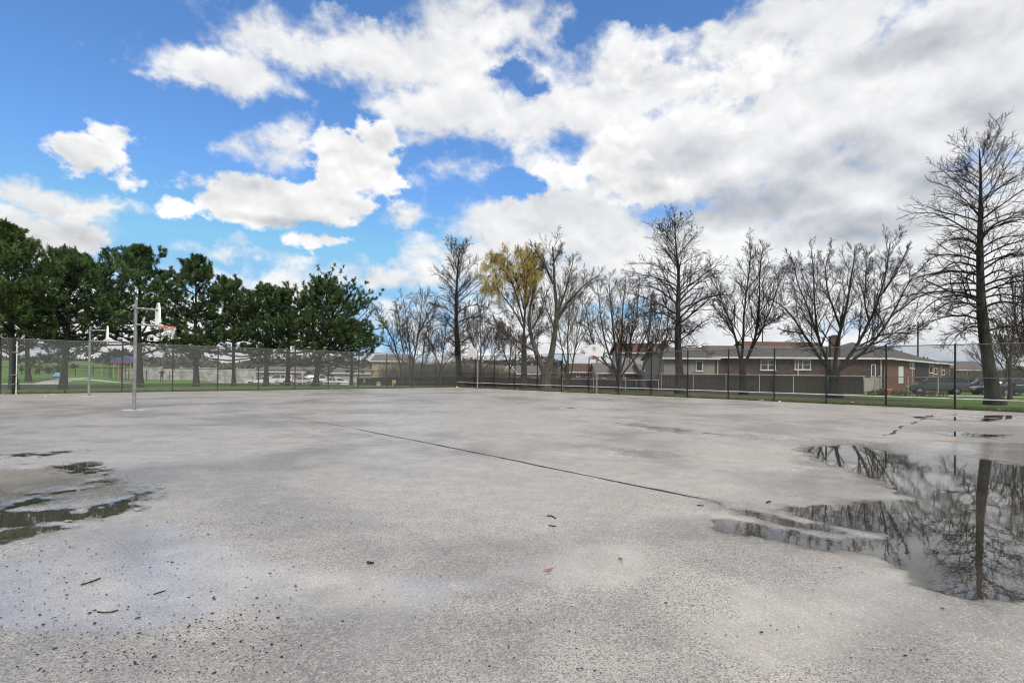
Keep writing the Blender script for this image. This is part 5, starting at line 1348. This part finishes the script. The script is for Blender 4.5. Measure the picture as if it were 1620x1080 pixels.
def weeds(n, seed):
    rs = np.random.RandomState(seed); k = rs.rand(n) < .6
    s_ = np.where(k, rs.uniform(0, 55, n), rs.uniform(0, 37, n)); out = np.zeros((n, 2))
    for D_, sel in ((RD, k), (LD, ~k)):
        nr = np.array((-D_[1], D_[0])); nr = nr if nr[1] > 0 else -nr
        c = np.round(s_[sel] / .9) * .9 + rs.normal(0, .16, sel.sum()); out[sel] = CORNER + D_ * c[:, None] + nr * (.12 + rs.normal(0, .12, sel.sum()))[:, None]
    n = len(out); a = rs.uniform(0, 6.28, n); h = rs.uniform(.08, .30, n); dx_, dy_ = np.cos(a) * .012, np.sin(a) * .012
    V_ = np.stack([np.stack([out[:, 0] - dx_, out[:, 1] - dy_, np.full(n, -.02)], 1), np.stack([out[:, 0] + dx_, out[:, 1] + dy_, np.full(n, -.02)], 1), np.stack([out[:, 0] + rs.normal(0, .08, n), out[:, 1] + rs.normal(0, .08, n), h], 1)], 1).reshape(-1, 3)
    link('weeds', mesh_np('weeds', V_, np.arange(3 * n).reshape(-1, 3)), mat('weed_blade', (.12, .15, .05), .85, (.24, .20, .11), 1.5), kind='stuff', label='dry weeds growing along the feet of the court fences', cat='weeds')
weeds(9000, 77)
# fallen leaves and litter along the fence foot
def leaves(n, seed, fn, size, m, nm, lab, zlift=.02):
    rs = np.random.RandomState(seed); P0 = fn(rs, n); n = len(P0); s = rs.uniform(.5, 1.2, n) * size; a = rs.uniform(0, 6.28, n)
    q = np.array([(-1, -.2), (.1, -.7), (1, .1), (.2, .6), (-.6, .5)]); V_ = []
    for k in range(5):
        x = q[k, 0] * s; y = q[k, 1] * s
        V_.append(np.stack([P0[:, 0] + x * np.cos(a) - y * np.sin(a), P0[:, 1] + x * np.sin(a) + y * np.cos(a), zlift + rs.rand(n) * size * .35], 1))
    V_ = np.stack(V_, 1).reshape(-1, 3)
    return link(nm, mesh_np(nm, V_, np.arange(5 * n).reshape(-1, 5)), m, kind='stuff', label=lab, cat='debris')
def footL(rs, n): s = rs.uniform(0, 37, n); nr = np.array((-LD[1], LD[0])); nr = nr if nr[1] > 0 else -nr; return CORNER + LD * s[:, None] + nr * (-.15 + rs.normal(0, .28, n))[:, None]
def footR(rs, n): s = rs.uniform(0, 55, n); nr = np.array((-RD[1], RD[0])); nr = nr if nr[1] > 0 else -nr; return CORNER + RD * s[:, None] + nr * (-.05 + rs.normal(0, .2, n))[:, None]
leaves(5000, 81, lambda r_, n: np.vstack([footL(r_, n // 2), footR(r_, n // 2)]), .05, M['leaf'], 'leaf_litter', 'red brown leaf litter along the foot of the court fences')
def spread(rs, n):
    # mostly on the near left part of the court, thinning out with distance
    out = []
    while len(out) < n:
        if rs.rand() < .6: px, py = rs.uniform(0, 480), 800 + 270 * rs.rand() ** .8
        else: px, py = rs.uniform(0, 1500), 640 + 430 * rs.rand() ** .9
        p = gr(px, py)
        if rs.rand() < min(1, .35 + p.y * .05): out.append((p.x, p.y))
    return np.array(out)
leaves(850, 82, spread, .0085, M['debris'], 'seed_debris', 'tiny dark seed husks and bark crumbs scattered over the asphalt', zlift=.0165)
leaves(150, 83, spread, .0150, M['debris'], 'bark_debris', 'small dark bark pieces scattered over the asphalt', zlift=.0165)
def big_leaf(label, px, py, s, rz, m):
    p = gr(px, py); t_ = [(-1, 0), (-.55, .42), (-.3, .25), (-.05, .62), (.2, .3), (.65, .45), (1, .05), (.6, -.25), (.25, -.2), (.0, -.55), (-.35, -.25), (-.7, -.3)]
    V_ = [(0, 0, .02)] + [(x * s, y * s, .008 + .35 * s * (x * x * .7 + abs(y) * .5)) for x, y in t_]; n = len(t_)
    me = mesh_np('fallen_leaf', V_, [(0, 1 + i, 1 + (i + 1) % n) for i in range(n)]); o = link('fallen_leaf', me, m, label=label, cat='leaf', loc=(p.x, p.y, .016), group='fallen leaves'); o.rotation_euler = (0, 0, rz)
big_leaf('curled reddish fallen leaf near the bottom centre of the court', 868, 906, .050, .4, mat('red_leaf', (.36, .13, .10), .6, (.16, .06, .04), 25))
big_leaf('small dark brown fallen leaf right of the reddish leaf', 982, 888, .034, 2.0, mat('brown_leaf', (.12, .06, .045), .7))
def stick(label, pts, r):
    P_ = [gr(*q) for q in pts]; c = P_[0]; b = MB()
    for i in range(len(P_) - 1): b.tube(P_[i] - c, P_[i + 1] - c, r, r * .8, n=6)
    b.build('fallen_twig', M['bark_dark'], None, label=label, cat='twig', loc=(c.x, c.y, .012 + r), group='fallen twigs')
stick('upper of the two slanting twigs at the bottom left', [(128, 928), (142, 924), (152, 920), (159, 917)], .006)
stick('twig lying right of the two slanting twigs at the bottom left', [(243, 943), (252, 940), (262, 937)], .005)
stick('long thin curved twig below the slanting twigs at the bottom left', [(154, 971), (165, 972), (177, 971), (187, 968)], .005)
stick('bent twig upper one of the pair right of the centre', [(865, 818), (873, 818), (879, 822)], .008)
stick('straight twig lower one of the pair right of the centre', [(868, 833), (880, 835)], .007)
stick('short dark stick on the film of water left of the centre', [(581, 893), (591, 894)], .012)
stick('small twig on the asphalt at the end of the long joint', [(1213, 797), (1219, 795)], .012)
stick('pale thin twig left of the puddle arm', [(1103, 801), (1114, 802)], .008)
for i, (px, py, s, lab, mm) in enumerate(((72, 627.5, .09, 'white litter scrap on the court edge left of the far left hoop', 'white'), (84, 624, .07, 'white litter scrap in the leaf strip left of the far left hoop', 'white'),
    (137, 623.5, .06, 'white scrap at the fence foot beside the far left hoop pole', 'white'), (726.5, 614.5, .12, 'pale scrap beside the yellow ball at the back corner', 'white'),
    (1199.5, 632.5, .20, 'left one of the two white plastic scraps by the right fence', 'white'), (1205, 634, .17, 'right one of the two white plastic scraps by the right fence', 'white'), (1234, 636, .12, 'white scrap at the fence foot below the second brick house window', 'white'),
    (1349, 637.5, .14, 'flat white scrap on the grass in front of the wide spreading tree', 'white'), (1581, 648.5, .07, 'white scrap at the fence foot in front of the tallest tree', 'white'))):
    p = gr(px, py); rs = np.random.RandomState(100 + i); b = MB()
    q = [(math.cos(a) * s * rs.uniform(.7, 1.1), math.sin(a) * s * .6 * rs.uniform(.7, 1.1), rs.uniform(0, .4) * s) for a in np.linspace(0, 5.3, 7)]
    b.add([(0, 0, s * .45)] + q, [(0, 1 + k, 1 + (k + 1) % 7) for k in range(7)]); b.build('litter_scrap', M[mm], None, label=lab, cat='litter', loc=(p.x, p.y, .03), group='white litter scraps')
bm = bmesh.new(); bmesh.ops.create_uvsphere(bm, u_segments=14, v_segments=10, radius=.11); me = bpy.data.meshes.new('ball'); bm.to_mesh(me); bm.free()
for p_ in me.polygons: p_.use_smooth = True
p = gr(723, 614.3); link('ball', me, mat('yellow_ball', (.80, .50, .10), .5), label='small yellow ball by the post at the back corner of the court', cat='ball', loc=(p.x, p.y, .12))
